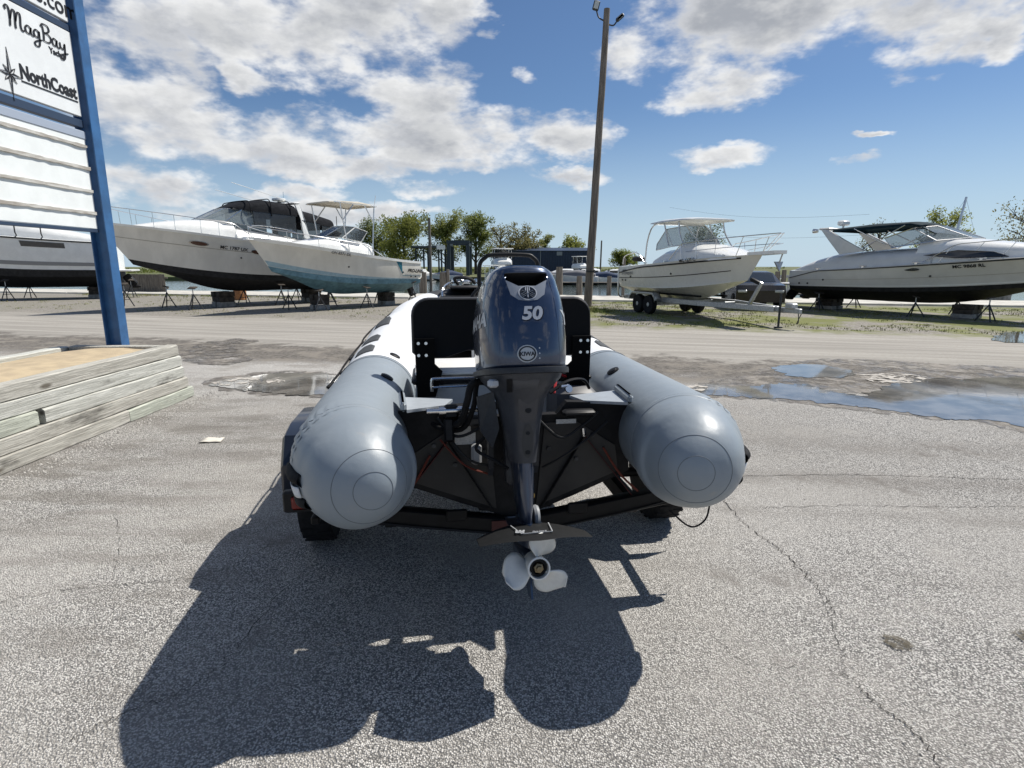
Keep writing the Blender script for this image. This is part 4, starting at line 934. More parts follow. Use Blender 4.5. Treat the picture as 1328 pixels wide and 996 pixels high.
mb.build('fin_outline', mat('print_grey', (.35,.36,.37), .5), foilo)
text_mesh('fin_lettering', 'SE', mat('print_grey', (.35,.36,.37), .5), foilo, (-.055,-.545,zt), (.25,1,0), (-1,.25,0), .05, .002, bold=.002)
text_mesh('fin_script', 'Sport', mat('print_grey', (.35,.36,.37), .5), foilo, (-.02,-.545,zt), (1,0,0), (0,1,0), .028, .002, shear=.3)
mb = MB(); mb.box((0,-.475,-.545), (.014,.05,.06), Matrix.Rotation(.15,3,'Z'), .004); mb.build('trim_tab', M_steel, mot)
# propeller
M_prop = mat('propeller_white', (.66,.66,.63), .4, var=.1, vscale=14, coat=.1)
prop = empty('propeller', (0,-.47,-.615)); prop.parent = mot
mb = MB(); mb.lathe((0,0,0), (0,-1,0), [(.040,-.03),(.043,0),(.045,.06),(.048,.095),(.041,.097),(.039,.06)], 28); mb.build('hub', M_prop, prop, ang=40)
mb = MB(); mb.lathe((0,-.055,0), (0,-1,0), [(.037,0),(.036,.025),(.027,.027),(.026,.01)], 24); mb.build('hub_bush', M_black, prop)
mb = MB(); mb.lathe((0,-.06,0), (0,-1,0), [(.022,0),(.021,.03),(.013,.032),(.012,.045),(.004,.046)], 6); mb.build('prop_nut', mat('nut_bronze', (.20,.16,.10), .4, metal=.8), prop)
for kb, a0 in enumerate((66, 186, 306)):
    mb = MB(); rows = []; nr = 11
    for i in range(nr):
        t = i/(nr-1); rr = .036+.108*t; chord = R(41)*max(0,1-((t-.46)/.545)**2)**.5
        sk = R(9)*t*t; row = []
        for j in range(9):
            u = (j/8-.5)*2; a = R(a0)+u*chord+sk; row.append((rr*math.cos(a), -.035-.048*u*(1-.35*t)-.012*t, rr*math.sin(a)))
        rows.append(row)
    mb.loft(rows, False); mb.build('blade', M_prop, prop, thick=.006, ang=70)
# clamp bracket, swivel, hoses
mb = MB()
for s in (-1, 1): mb.prism([(0,.06,.06),(0,-.06,.08),(0,-.12,-.02),(0,-.06,-.26),(0,-.02,-.30),(0,-.02,.0),(0,.06,.0)], (s*.115-.0125,0,0), (.025,0,0))
mb.tube([(-.15,-.05,.05),(.15,-.05,.05)], .020, 10); mb.build('clamp_bracket', M_motdark, mot, smooth=False)
mb = MB(); mb.bar((0,-.09,.06),(0,-.13,-.34),.11,.10,.02); mb.build('swivel_bracket', M_motdark, mot)
mb = MB(); mb.tube([(.0,-.06,-.05),(.0,-.12,-.30)], .022, 10); mb.tube([(.06,-.05,-.10),(.06,-.12,-.34)], .014, 10); mb.build('tilt_ram', M_steel, mot)
for k, pts in enumerate(([(-.13,-.16,.17),(-.21,-.22,.16),(-.235,-.20,.08),(-.26,-.08,-.02),(-.32,.02,-.03),(-.34,.10,.06)], [(-.12,-.10,.16),(-.18,-.16,.16),(-.20,-.14,.05),(-.25,-.02,-.06),(-.38,.04,-.04),(-.40,.12,.05)], [(-.10,-.2,-.05),(-.2,-.18,-.14),(-.12,-.24,-.2),(-.06,-.25,-.24)])):
    mb = MB(); mb.tube(catmull(pts, 8), (.017,.013,.008)[k], 10); mb.build('hose', M_rubber, mot)
mb = MB(); mb.tube([(-.42,-.03,.035),(-.14,-.03,.035)], .014, 10); mb.tube([(-.36,-.03,.035),(-.22,-.03,.035)], .022, 12); mb.build('steering_cylinder', M_steel, mot)
mb = MB(); mb.box((-.30,-.02,.03), (.07,.06,.07), None, .01); mb.box((-.315,-.03,-.06), (.05,.04,.12), None, .01); mb.build('steering_bracket', M_black, mot)
mb = MB(); mb.prism([(-.12,-.28,.12),(-.19,-.24,.10),(-.18,-.22,-.06),(-.13,-.25,-.14),(-.10,-.28,-.05)], (0,0,0), (0,.05,0)); mb.build('side_cover', M_motdark, mot, smooth=False)
mb = MB(); mb.lathe((.05,-.30,-.46), (1,0,0), [(.0,-.015),(.05,-.012),(.055,0),(.05,.012),(0,.015)], 20); mb.build('water_inlet', mat('inlet_grey', (.25,.26,.27), .4), mot)
mb = MB(); mb.tube([(.16,-.42,.13),(.20,-.40,.135),(.22,-.36,.12)], .008, 8); mb.disc((.20,-.40,.12), (.2,-1,.1), .018, .01, 12); mb.build('flush_port', M_steel, mot)

for o_ in list(mot.children):
    if o_.name.split('.')[0] in ('gearcase','skeg','ventilation_plate','stabiliser_fin','trim_tab','propeller','water_inlet'): o_.location.z += .0

# stern hardware: bolts, lines, wiring, bunks' rollers
for k, (bx, bz) in enumerate(((-.16,.90),(-.16,.80),(.16,.90),(.16,.80),(-.30,.74),(.30,.74),(.38,.86),(-.40,.84))):
    mb = MB(); mb.disc((bx,-.155,bz), (0,-1,0), .011, .008, 10); mb.build('transom_bolt', M_darksteel, rib)
mb = MB(); mb.lathe((.07,-.15,.56), (0,-1,0), [(.022,0),(.022,.012),(.012,.016),(.010,.03)], 14); mb.build('drain_plug', mat('brass', (.35,.25,.09), .35, metal=.9), rib)
M_wire = mat('wire_black', (.008,.008,.008), .6); M_orange = mat('line_orange', (.12,.022,.012), .7)
for k, (pts, rr_, mm) in enumerate((([(-.38,-.17,.98),(-.30,-.21,.90),(-.20,-.22,.93),(-.12,-.20,.99)], .007, M_wire), ([(-.36,-.17,.94),(-.25,-.24,.80),(-.12,-.24,.76),(-.05,-.22,.82)], .006, M_wire),
    ([(.10,-.2,.96),(.20,-.24,.88),(.31,-.20,.92),(.40,-.17,.98)], .007, M_wire), ([(.12,-.2,.72),(.22,-.22,.78),(.35,-.20,.86),(.45,-.17,.93)], .006, M_wire), ([(-.14,-.2,.70),(-.26,-.22,.76),(-.37,-.19,.88)], .005, M_orange),
    ([(-.42,-.18,.80),(-.50,-.18,.66),(-.60,-.18,.56)], .006, M_orange), ([(.43,-.18,.80),(.52,-.18,.66),(.62,-.18,.56)], .006, M_orange))):
    mb = MB(); mb.tube(catmull(pts, 6), rr_, 6); mb.build('stern_line', mm, rib)
mb = MB(); mb.box((-.20,-.19,.80), (.05,.05,.10), None, .012); mb.build('fuel_filter', mat('filter_grey', (.30,.31,.32), .4), rib)
mb = MB(); mb.box((-.23,-.18,.965), (.12,.05,.05), None, .012); mb.build('cable_bracket', M_darksteel, rib)
mb = MB(); mb.box((.30,-.185,.985), (.16,.06,.03), None, .01); mb.build('ladder_mount', M_black, rib)
for s in (-1, 1):
    mb = MB(); mb.lathe((s*.14,-.10,.52), (1,0,0), [(.02,-.05),(.045,-.045),(.05,0),(.045,.045),(.02,.05)], 16); mb.build('keel_roller', M_rubber, tr)
    mb = MB(); mb.box((s*.30,-.205,.50), (.10,.02,.06), None, .006); mb.build('gusset', M_tframe, tr)
    mb = MB(); mb.tube(catmull([(s*.9,-.19,.53),(s*.6,-.205,.47),(s*.3,-.205,.42),(0,-.205,.375)], 5), .005, 5); mb.build('light_wiring', M_wire, tr)
# ------------------------------------------------------------------ yard boats
M_clear = mat('clear_glass', (.25,.29,.30), .03, alpha=.45, spec=.7)
M_smoke = mat('smoked_vinyl', (.05,.055,.06), .12, alpha=.62, spec=.5)
M_alu = mat('aluminium', (.66,.67,.68), .28, metal=.85)
M_beige = mat('beige_canvas', (.52,.48,.40), .85, var=.1, vscale=6)
M_green = mat('dark_green_canvas', (.008,.022,.030), .85, spec=.15, var=.2, vscale=6)
M_reg = mat('registration_black', (.015,.015,.018), .5)
M_block = mat('blocking_timber', (.055,.045,.036), .9, var=.5, vscale=6, bump=.5, bscale=20)
M_cblock = mat('concrete_block', (.30,.29,.27), .95, var=.25, vscale=8)
class Hull:
    """local frame: y forward from the transom, x to starboard, z up from the ground"""
    def __init__(s, L, B, zk, zch, zs0, zs1, rake=.16, flare=.35, fine=2.0, zstem=None, wl=.18, mid=None):
        s.L, s.B, s.zk, s.zch, s.zs0, s.zs1, s.rake, s.flare, s.fine, s.wl = L, B, zk, zch, zs0, zs1, rake, flare, fine, wl
        s.zstem = zstem or lerp(zch, zs1, .32)
    def sheer(s, u):
        b = s.B/2*(.93+.07*math.sin(math.pi*min(1,u*1.6)))*max(0, 1-max(0,(u-.42)/.58)**(s.fine+.6))
        return Vector((b, s.L*u, lerp(s.zs0, s.zs1, u**1.35)))
    def chine(s, u):
        b = s.B/2*.86*max(0, 1-max(0,(u-.25)/.75)**s.fine); L = s.L*(1-s.rake*.55)
        return Vector((b, L*u, lerp(s.zch, s.zstem, max(0,(u-.3)/.7)**2.2)))
    def keel(s, u):
        L = s.L*(1-s.rake); return Vector((0, L*u, lerp(s.zk, s.zstem-.12*(s.zstem-s.zk), max(0,(u-.52)/.48)**2.3)))
    def side(s, u, t):      # t 0 chine .. 1 sheer
        a, b = s.chine(u), s.sheer(u); p = a.lerp(b, t); k = math.sin(math.pi*t)*s.flare*max(0,(u-.35)/.65)**1.5*(1-u)*1.2
        p.x = max(0, p.x-k*s.B/2); p.x += .035*math.sin(math.pi*t)*(1-u); return p
    def wlt(s, u):          # where the painted waterline crosses the side
        return min(.9, s.wl*(1-.1*u))
    def build(s, root, m_top, m_bot, m_stripe=None, stripe=None, n=30, deck=M_white):
        us = [i/n for i in range(n+1)]
        bot = MB(); top = MB(); dk = MB()
        for sd in (-1, 1):
            f = lambda p: (p.x*sd, p.y, p.z)
            bot.loft([[f(s.keel(u).lerp(s.chine(u), t)) for t in (0,.33,.66,1)]+[f(s.side(u, s.wlt(u)*t)) for t in (.5,1)] for u in us], False)
            top.loft([[f(s.side(u, lerp(s.wlt(u), 1, t))) for t in (0,.2,.4,.6,.8,1)] for u in us], False)
        bot.loft([[(-p.x,p.y,p.z) for p in q]+[(p.x,p.y,p.z) for p in reversed(q)] for q in [[s.keel(0),s.chine(0),s.side(0,s.wlt(0))]]*1+[[Vector((0,0,s.zk+.02)),Vector((.01,0,s.zk+.1)),Vector((.01,0,s.zk+.2))]]], False)
        a, b = s.side(0, s.wlt(0)), s.sheer(0); top.add([(-a.x,0,a.z),(a.x,0,a.z),(b.x,0,b.z),(-b.x,0,b.z)], [(0,1,2,3)])
        o1 = bot.build('hull_bottom', m_bot, root, ang=28); o2 = top.build('topsides', m_top, root, ang=35)
        dk.loft([[(-s.sheer(u).x, s.sheer(u).y, s.sheer(u).z), (-s.sheer(u).x*.5, s.sheer(u).y, s.sheer(u).z+.05*s.B*.5*min(1,3*(1-u))), (s.sheer(u).x*.5, s.sheer(u).y, s.sheer(u).z+.05*s.B*.5*min(1,3*(1-u))), (s.sheer(u).x, s.sheer(u).y, s.sheer(u).z)] for u in us], False)
        dk.build('deck', deck, root, ang=60)
        return o2
    def band(s, root, name, t0, t1, m, u0=0, u1=.995, off=.012, n=30, sides=(-1,1)):
        for sd in sides:
            mb = MB(); rows = []
            for i in range(n+1):
                u = lerp(u0, u1, i/n); A = t0(u) if callable(t0) else t0; C = t1(u) if callable(t1) else t1; row = []
                for t in (A, A, C, C): row.append(s.side(u, t))
                rows.append([(sd*(row[0].x-.01), row[0].y, row[0].z), (sd*(row[1].x+off), row[1].y, row[1].z), (sd*(row[2].x+off), row[2].y, row[2].z), (sd*(row[3].x-.01), row[3].y, row[3].z)])
            mb.loft(rows, True, True, True); o = mb.build(name, m, root, ang=40)
        return o
    def railing(s, root, u0, u1, h, inset=.08, n=6, m=None, lean=.0, mid=False, tipfwd=.25, dz=0):
        m = m or M_steel
        for sd in (-1, 1):
            mb = MB(); top = []
            for i in range(25):
                u = lerp(u0, u1, i/24); p = s.sheer(u); hh = h*min(1, .12+i/5) ; top.append((sd*max(.0, p.x-inset*min(1,(1-u)*6)), p.y+tipfwd*(i/24)**3, p.z+hh+dz))
            mb.tube(top, .014, 6)
            if mid: mb.tube([(a, b, c-h*.5) for a, b, c in top[6:]], .009, 5)
            for k in range(n):
                i = int(4+20*k/(n-1)); u = lerp(u0, u1, i/24); p = s.sheer(min(u,.985)); mb.tube([top[i], (sd*max(.02,p.x-inset*min(1,(1-u)*6)), p.y-lean-.0, p.z)], .011, 5)
            mb.build('bow_rail', m, root)
def trunk(root, name, prof, m, n=6, e=3.2, ang=40):
    """cabin moulding: prof rows of (y, half width, z bottom, z top)"""
    mb = MB(); rows = []
    for (y, hw, z0, z1) in prof:
        row = []
        for k in range(13):
            a = math.pi*k/12; ca, sa = math.cos(a), math.sin(a); row.append((-hw*math.copysign(abs(ca)**(2/e), ca), y, z0+(z1-z0)*abs(sa)**(2/e)))
        rows.append(row)
    mb.loft(rows, False); 
    mb.f.append(tuple(range(13))); mb.f.append(tuple(len(mb.v)-13+i for i in range(13)))
    return mb.build(name, m, root, ang=ang)
def pane(root, pts, m, name='pane', fr=None, frm=None, par=None):
    mb = MB(); mb.add(pts, [tuple(range(len(pts)))]); o = mb.build(name, m, par or root, smooth=False, thick=.012)
    if fr:
        f = MB(); f.tube([Vector(p) for p in pts], fr, 6, closed=True); f.build('frame', frm or M_steel, o)
    return o
def tubes(root, name, paths, r, m, n=7):
    for p in paths:
        mb = MB(); mb.tube(catmull(p, 5) if len(p) > 2 else p, r, n); o = mb.build(name, m, root)
    return o
def hull_text(root, h, u, t, body, size, m, sd=-1, name='registration', xs=1., bold=.003, shear=0):
    """lettering on the side of a hull, sd = side"""
    p = h.side(u, t); q = h.side(u+.03, t); d = Vector((sd*(q.x-p.x), q.y-p.y, q.z-p.z)).normalized()
    right = d if sd > 0 else -d; up = (h.side(u, t+.05)-h.side(u, t)); up = Vector((sd*up.x, up.y, up.z)); up = (up-right*up.dot(right)).normalized()
    n3 = right.cross(up); return text_mesh(name, body, m, root, Vector((sd*p.x, p.y, p.z))+n3*.03, right, up, size, .004, bold=bold, xs=xs, shear=shear)
def stand_proto():
    r = empty('boat_stand', (0,0,0), 0)
    mb = MB(); H = .62
    for k in range(3):
        a = 2*math.pi*k/3+.3; mb.tube([(0,0,H), (.30*math.cos(a), .30*math.sin(a), .02)], .022, 7)
    mb.build('tripod', M_darksteel, r)
    mb = MB()
    for k in range(3):
        a, b = 2*math.pi*k/3+.3, 2*math.pi*(k+1)/3+.3; mb.tube([(.17*math.cos(a),.17*math.sin(a),.28), (.17*math.cos(b),.17*math.sin(b),.28)], .010, 5)
    mb.build('brace', M_darksteel, r)
    mb = MB(); mb.tube([(0,0,.45),(0,0,.84)], .018, 8); mb.build('screw', M_galv, r)
    mb = MB(); mb.box((0,0,.86), (.30,.22,.035), Matrix.Rotation(.3,3,'X'), .008); mb.build('pad', M_block, r)
    return r
STAND = stand_proto(); STAND_USED = [False]
def where(x, y, L_):
    return ('bow' if y > L_*.62 else 'middle' if y > L_*.27 else 'stern')+(', lane side' if x < 0 else ', water side')
def stand(x, y, sc, label, group, rz=0.):
    o = STAND if not STAND_USED[0] else copy_tree(STAND); STAND_USED[0] = True
    o.location = (x, y, 0); o.scale = (1, 1, sc); o.rotation_euler.z = rz; tag(o, label, 'boat stand', group); return o
def world_of(root, x, y):
    c, s_ = math.cos(root.rotation_euler.z), math.sin(root.rotation_euler.z); return root.location.x+x*c-y*s_, root.location.y+x*s_+y*c
def blocks(root, y, top, label, x=0, n=3, w_=.75, m=M_block):
    wx, wy = world_of(root, x, y); r = empty('blocking_stack', (wx, wy, 0), root.rotation_euler.z, label, 'blocks')
    h = top/n
    for k in range(n):
        mb = MB()
        if k % 2 == 0:
            for q in (-1, 1): mb.box((q*w_*.28, 0, h*(k+.5)), (w_*.36, w_*.9, h-.006), Matrix.Rotation(random.uniform(-.05,.05),3,'Z'), .008)
        else: mb.box((0, 0, h*(k+.5)), (w_, w_*.8, h-.006), Matrix.Rotation(random.uniform(-.05,.05),3,'Z'), .008)
        mb.build('block', m if k else M_cblock, r, ang=30)
def place(stern, bow):
    """heading so local +y runs stern to bow; returns loc, rz, length"""
    d = Vector((bow[0]-stern[0], bow[1]-stern[1])); return (stern[0], stern[1], 0), math.atan2(d.y, d.x)-math.pi/2, d.length

M_cream = mat('hull_cream_worn', (.68,.655,.59), .30, var=.10, vscale=1.4, stretch=(1,1,.35), coat=.25)
def fittings(root, h, n=5, sd=(-1,1)):
    for s_ in sd:
        for i in range(n):
            u = .12+.72*i/max(1,n-1); p = h.sheer(u); mb = MB(); mb.bar((s_*(p.x-.10), p.y-.13, p.z+.06), (s_*(p.x-.10), p.y+.13, p.z+.06), .03, .03, .008); mb.box((s_*(p.x-.10), p.y, p.z+.03), (.04,.08,.06)); mb.build('deck_cleat', M_steel, root)
        for u, t in ((.05,.32),(.09,.32),(.16,.5),(.55,.55)):
            p = h.side(u, t); mb = MB(); mb.disc((s_*p.x, p.y, p.z), (s_,0,0), .035, .02, 12); mb.build('drain_fitting', M_darksteel, root)
# ---- boat B: white express cruiser, black bottom, black canvas -------------
loc, rz, L = place((-9.0, 28.4), (-14.75, 20.9))
bB = empty('cabin_cruiser', loc, rz, 'white cabin cruiser with black bottom and black canvas camper top', 'boat')
hB = Hull(L, 3.2, .62, 1.05, 2.35, 3.18, rake=.20, wl=.16, flare=.5)
hB.build(bB, M_cream, M_blackpaint, deck=M_white)
hB.band(bB, 'rub_rail', .985, 1.04, M_white, off=.035); hB.band(bB, 'side_stripe', .70, .715, mat('stripe_tan', (.35,.32,.27), .5), off=.008)
trunk(bB, 'cabin_trunk', [(8.6,.25,3.05,3.1),(7.6,.75,2.9,3.3),(6.6,1.0,2.75,3.45),(5.6,1.15,2.65,3.5),(5.0,1.22,2.6,3.5)], M_white)
trunk(bB, 'cockpit_coaming', [(5.0,1.3,2.5,3.3),(3.0,1.38,2.4,3.05),(.4,1.38,2.3,2.75)], M_white)
wsB = [(-1.12,4.3,3.28),(-1.02,5.3,3.42),(-.45,5.95,3.5),(.45,5.95,3.5),(1.02,5.3,3.42),(1.12,4.3,3.28)]
wtB = [(-1.10,3.9,3.86),(-.95,4.55,3.93),(-.42,5.0,3.98),(.42,5.0,3.98),(.95,4.55,3.93),(1.10,3.9,3.86)]
for k in range(5): pane(bB, [wsB[k], wsB[k+1], wtB[k+1], wtB[k]], M_clear, 'windscreen_pane', .022, M_steel)
trunk(bB, 'camper_top', [(4.85,.85,3.95,4.05),(4.3,1.08,3.88,4.32),(3.4,1.18,3.85,4.44),(2.5,1.2,3.80,4.40),(2.2,1.2,3.78,4.34)], M_canvas)
trunk(bB, 'aft_canvas', [(2.1,1.2,3.55,4.22),(1.2,1.2,3.45,4.06),(.3,1.15,3.35,3.86)], M_canvas)
for sd in (-1, 1):
    pane(bB, [(sd*1.19,4.2,3.35),(sd*1.21,2.3,3.05),(sd*1.21,2.3,3.82),(sd*1.14,4.2,3.9)], M_smoke, 'side_curtain', .018, M_canvas)
    pane(bB, [(sd*1.22,2.0,3.0),(sd*1.2,1.1,2.85),(sd*1.2,1.1,3.55),(sd*1.21,2.0,3.65)], M_smoke, 'side_curtain', .018, M_canvas)
    pane(bB, [(sd*1.2,1.0,2.84),(sd*1.18,.25,2.72),(sd*1.16,.25,3.4),(sd*1.2,1.0,3.5)], M_smoke, 'side_curtain', .018, M_canvas)
    mb = MB(); mb.prism([(sd*1.30,1.70,2.85),(sd*1.30,1.98,2.9),(sd*1.22,2.05,3.7),(sd*1.1,2.2,4.30),(sd*1.1,1.98,4.33),(sd*1.22,1.85,3.7)], (0,0,0), (-sd*.09,0,0)); mb.build('radar_arch_leg', M_white, bB, smooth=False)
tubes(bB, 'canvas_bow', [[(-1.2,y_,3.75),(-1.1,y_,z_-.06),(-.5,y_,z_+.02),(.5,y_,z_+.02),(1.1,y_,z_-.06),(1.2,y_,3.75)] for y_, z_ in ((4.3,4.3),(3.4,4.43),(2.5,4.40))], .02, M_canvas)
tubes(bB, 'cockpit_rail', [[(sx*1.42,4.6,2.9),(sx*1.42,4.4,3.3),(sx*1.42,2.6,3.15),(sx*1.42,2.4,2.75)] for sx in (-1,1)], .016, M_steel)
mb = MB(); mb.bar((-1.1,2.12,4.38),(1.1,2.12,4.38),.34,.07,.03); mb.build('radar_arch', M_white, bB)
mb = MB(); mb.lathe((0,2.3,4.42), (0,0,1), [(.06,0),(.06,.08),(.26,.09),(.30,.13),(.28,.20),(.05,.24)], 20); mb.build('radar_dome', M_white, bB)
tubes(bB, 'radio_antenna', [[(-.95,2.2,4.4),(-1.0,4.9,4.95)]], .012, M_white); tubes(bB, 'radio_antenna', [[(.95,2.1,4.4),(1.0,4.6,4.85)]], .012, M_white)
tubes(bB, 'mast_light', [[(.1,2.0,4.4),(.1,2.0,4.95)]], .012, M_steel)
hB.railing(bB, .45, .985, .62, .12, 7, tipfwd=.05)
for (u, t, w_, hh) in ((.70,.80,.34,.10),(.475,.74,.22,.09),(.27,.62,.26,.09)):
    p = hB.side(u, t); q = hB.side(u+.02, t); d = (q-p).normalized(); up = (hB.side(u,t+.04)-p).normalized()
    for sd in (-1, 1):
        S = lambda v: Vector((sd*v.x, v.y, v.z)); n3 = S(d).cross(S(up)).normalized(); n3 = n3 if n3.x*sd > 0 else -n3
        mb = MB(); mb.loft([[S(p)+n3*o_+S(d)*math.cos(2*math.pi*k/20)*w_*kk+S(up)*math.sin(2*math.pi*k/20)*hh*kk for k in range(20)] for o_, kk in ((0,1),(.03,1),(.03,.85))], True, False, False); pr = mb.build('porthole', M_steel, bB)
        mb = MB(); mb.loft([[S(p)+n3*.022+S(d)*math.cos(2*math.pi*k/20)*w_*kk+S(up)*math.sin(2*math.pi*k/20)*hh*kk for k in range(20)] for kk in (.9,.02)], True); mb.build('glass', mat('bronze_glass', (.10,.05,.035), .1), pr)
hull_text(bB, hB, .625, .74, 'MC 1787 UX', .19, M_reg, -1)
mb = MB(); mb.box((0,-.35,1.25), (2.6,.7,.08), None, .03); mb.build('swim_platform', M_white, bB)
for sd in (-.5, .5):
    mb = MB(); mb.bar((sd,-.15,.95),(sd,-.55,.55),.25,.35,.06); mb.lathe((sd,-.6,.5), (0,-1,0), [(.08,-.2),(.09,0),(.05,.15)], 14); mb.build('stern_drive', M_black, bB)
blocks(bB, 5.2, .64, 'dark timber blocking stack under the black bottomed cruiser, towards its bow'); blocks(bB, 1.0, .62, 'dark timber blocking stack under the stern of the black bottomed cruiser')
for k, (x, y, s_) in enumerate(((-1.15,6.9,1.0),(-1.3,3.3,1.05),(1.2,6.9,1.),(1.3,3.6,1.0),(-1.3,.9,1.0),(1.35,.9,1.0))):
    wx, wy = world_of(bB, x, y); stand(wx, wy, s_, 'steel tripod boat stand under the black bottomed cruiser, '+where(x, y, 9.4), 'stands under the black bottomed cruiser', k)
# ---- boat C: white walkaround with pale blue bottom and T-top ---------------
loc, rz, L = place((-4.95, 26.2), (-9.2, 20.5))
bC = empty('walkaround_boat', loc, rz, 'white fishing boat with light blue bottom and beige canvas top', 'boat')
hC = Hull(L, 2.6, .56, .96, 1.82, 2.60, rake=.20, wl=.20, flare=.5)
hC.build(bC, M_cream, M_bluepaint, deck=M_white)
hC.band(bC, 'rub_rail', .955, 1.06, M_white, off=.035)
hC.band(bC, 'boot_stripe', lambda u: .19, lambda u: .20+.16*u, mat('pale_blue_paint', (.30,.42,.47), .6, var=.1, vscale=6), off=.006)
hC.band(bC, 'blue_slash', lambda u: max(.36, min(.98, (u-.13)*12)), lambda u: .98, mat('graphic_teal', (.01,.13,.19), .35), .165, .225, .012, 10)
hC.band(bC, 'blue_pinstripe', .34, .36, mat('graphic_teal', (.01,.13,.19), .35), .0, .165, .011, 8)
hull_text(bC, hC, .125, .52, 'PRO-LINE', .20, M_reg, -1, 'maker_lettering', shear=.3, bold=.008)
hull_text(bC, hC, .64, .93, 'OH 8371 DL', .15, mat('reg_grey', (.12,.12,.13), .5), -1)
trunk(bC, 'cabin_trunk', [(5.9,.3,2.40,2.45),(5.2,.72,2.3,2.62),(4.4,.88,2.2,2.75),(3.9,.92,2.1,2.78)], M_white)
trunk(bC, 'console_block', [(4.0,.9,2.05,2.72),(3.0,.92,1.95,2.7),(2.3,.9,1.9,2.6)], M_white)
wb = [(-.86,2.9,2.62),(-.80,3.75,2.74),(-.35,4.2,2.8),(.35,4.2,2.8),(.80,3.75,2.74),(.86,2.9,2.62)]; wt = [(-.82,2.55,3.02),(-.72,3.05,3.18),(-.32,3.35,3.22),(.32,3.35,3.22),(.72,3.05,3.18),(.82,2.55,3.02)]
for k in range(5): pane(bC, [wb[k], wb[k+1], wt[k+1], wt[k]], M_smoke, 'windscreen_pane', .022, M_white)
trunk(bC, 'canvas_top', [(4.2,.75,4.04,4.09),(3.8,.95,4.05,4.14),(2.9,1.0,4.05,4.17),(2.1,.95,4.0,4.10)], M_beige)
tubes(bC, 'top_frame', [[(sx*.92,y0,2.1),(sx*.9,y1,3.1),(sx*.9,y2,4.06)] for sx in (-1,1) for y0, y1, y2 in ((3.5,3.7,3.85),(2.4,2.3,2.2))]+[[(sx*.9,2.28,3.4),(sx*.9,2.7,4.06)] for sx in (-1,1)]+[[(sx*.9,3.76,3.4),(sx*.9,3.2,4.06)] for sx in (-1,1)]+[[(sx*.95,2.12,4.03),(sx*.9,4.1,4.06)] for sx in (-1,1)], .024, M_alu)
tubes(bC, 'radio_antenna', [[(-.9,2.2,4.0),(-.9,2.1,4.45)]], .012, M_white)
tubes(bC, 'compass_mast', [[(.1,3.3,3.2),(.1,3.3,3.62)]], .014, M_black)
hC.railing(bC, .28, .985, .45, .10, 5, tipfwd=.05)
mb = MB(); mb.box((0,6.95,2.58), (.34,.55,.05), None, .02); mb.build('bow_pulpit', M_white, bC)
mb = MB(); mb.box((0,-.28,1.35), (1.5,.55,.5), None, .08); mb.build('engine_bracket', M_white, bC)
mb = MB(); mb.bar((0,-.3,1.0),(0,-.6,.35),.22,.32,.06); mb.lathe((0,-.7,.42), (0,-1,0), [(.06,-.25),(.08,0),(.03,.12)], 14); mb.build('stern_drive', M_black, bC)
blocks(bC, 4.4, .58, 'dark timber blocking stack under the blue bottomed boat, towards its bow', w_=.6); blocks(bC, 1.0, .56, 'dark timber blocking stack under the stern of the blue bottomed boat', w_=.6)
for k, (x, y, s_) in enumerate(((-.85,5.0,.92),(-1.05,2.9,.98),(.85,5.2,.95),(1.0,3.2,1.),(-1.05,.35,1.15),(1.05,.5,1.15))):
    wx, wy = world_of(bC, x, y); stand(wx, wy, s_, 'steel tripod boat stand under the blue bottomed boat, '+where(x, y, 7.5), 'stands under the blue bottomed boat', k*1.3)
# ---- boat A: white cruiser behind the sign --------------------------------
loc, rz, L = place((-21.2, 31.5), (-30.2, 27.4))
bA = empty('stern_drive_cruiser', loc, rz, 'white cruiser with grey stripes and dark hull window behind the sign', 'boat')
hA = Hull(L, 3.2, .60, 1.15, 2.85, 3.6, rake=.18, wl=.18); hA.build(bA, M_white, M_blackpaint)
hA.band(bA, 'grey_stripe', .30, .40, mat('stripe_grey', (.25,.25,.25), .4), off=.01); hA.band(bA, 'black_stripe', .16, .19, M_reg, off=.014)
hA.band(bA, 'rub_rail', .96, 1.0, M_darksteel, off=.03); hA.band(bA, 'hull_window', .78, .92, M_glass, .20, .38, .012)
trunk(bA, 'cabin_trunk', [(8.2,.4,3.4,3.5),(6.5,.95,3.2,3.8),(4.2,1.15,3.0,3.95),(2.0,1.3,2.8,3.5),(.2,1.35,2.7,3.1)], M_white)
mb = MB(); mb.box((0,-.35,1.45), (2.6,.75,.10), None, .03); mb.build('swim_platform', M_white, bA)
mb = MB(); mb.bar((0,-.2,1.2),(0,-.6,.65),.3,.4,.06); mb.lathe((0,-.7,.6), (0,-1,0), [(.1,-.25),(.1,0),(.05,.15)], 14); mb.build('stern_drive', M_black, bA)
blocks(bA, 1.2, .6, 'dark blocking stack under the cruiser behind the sign')
for k, (x, y, s_) in enumerate(((-1.35,4.6,1.15),(1.2,4.4,1.1),(-1.35,.5,1.1),(1.2,.8,1.1))):
    wx, wy = world_of(bA, x, y); stand(wx, wy, s_, 'tripod boat stand under the striped cruiser behind the sign, '+where(x, y, 9.9), 'stands under the striped cruiser', k)
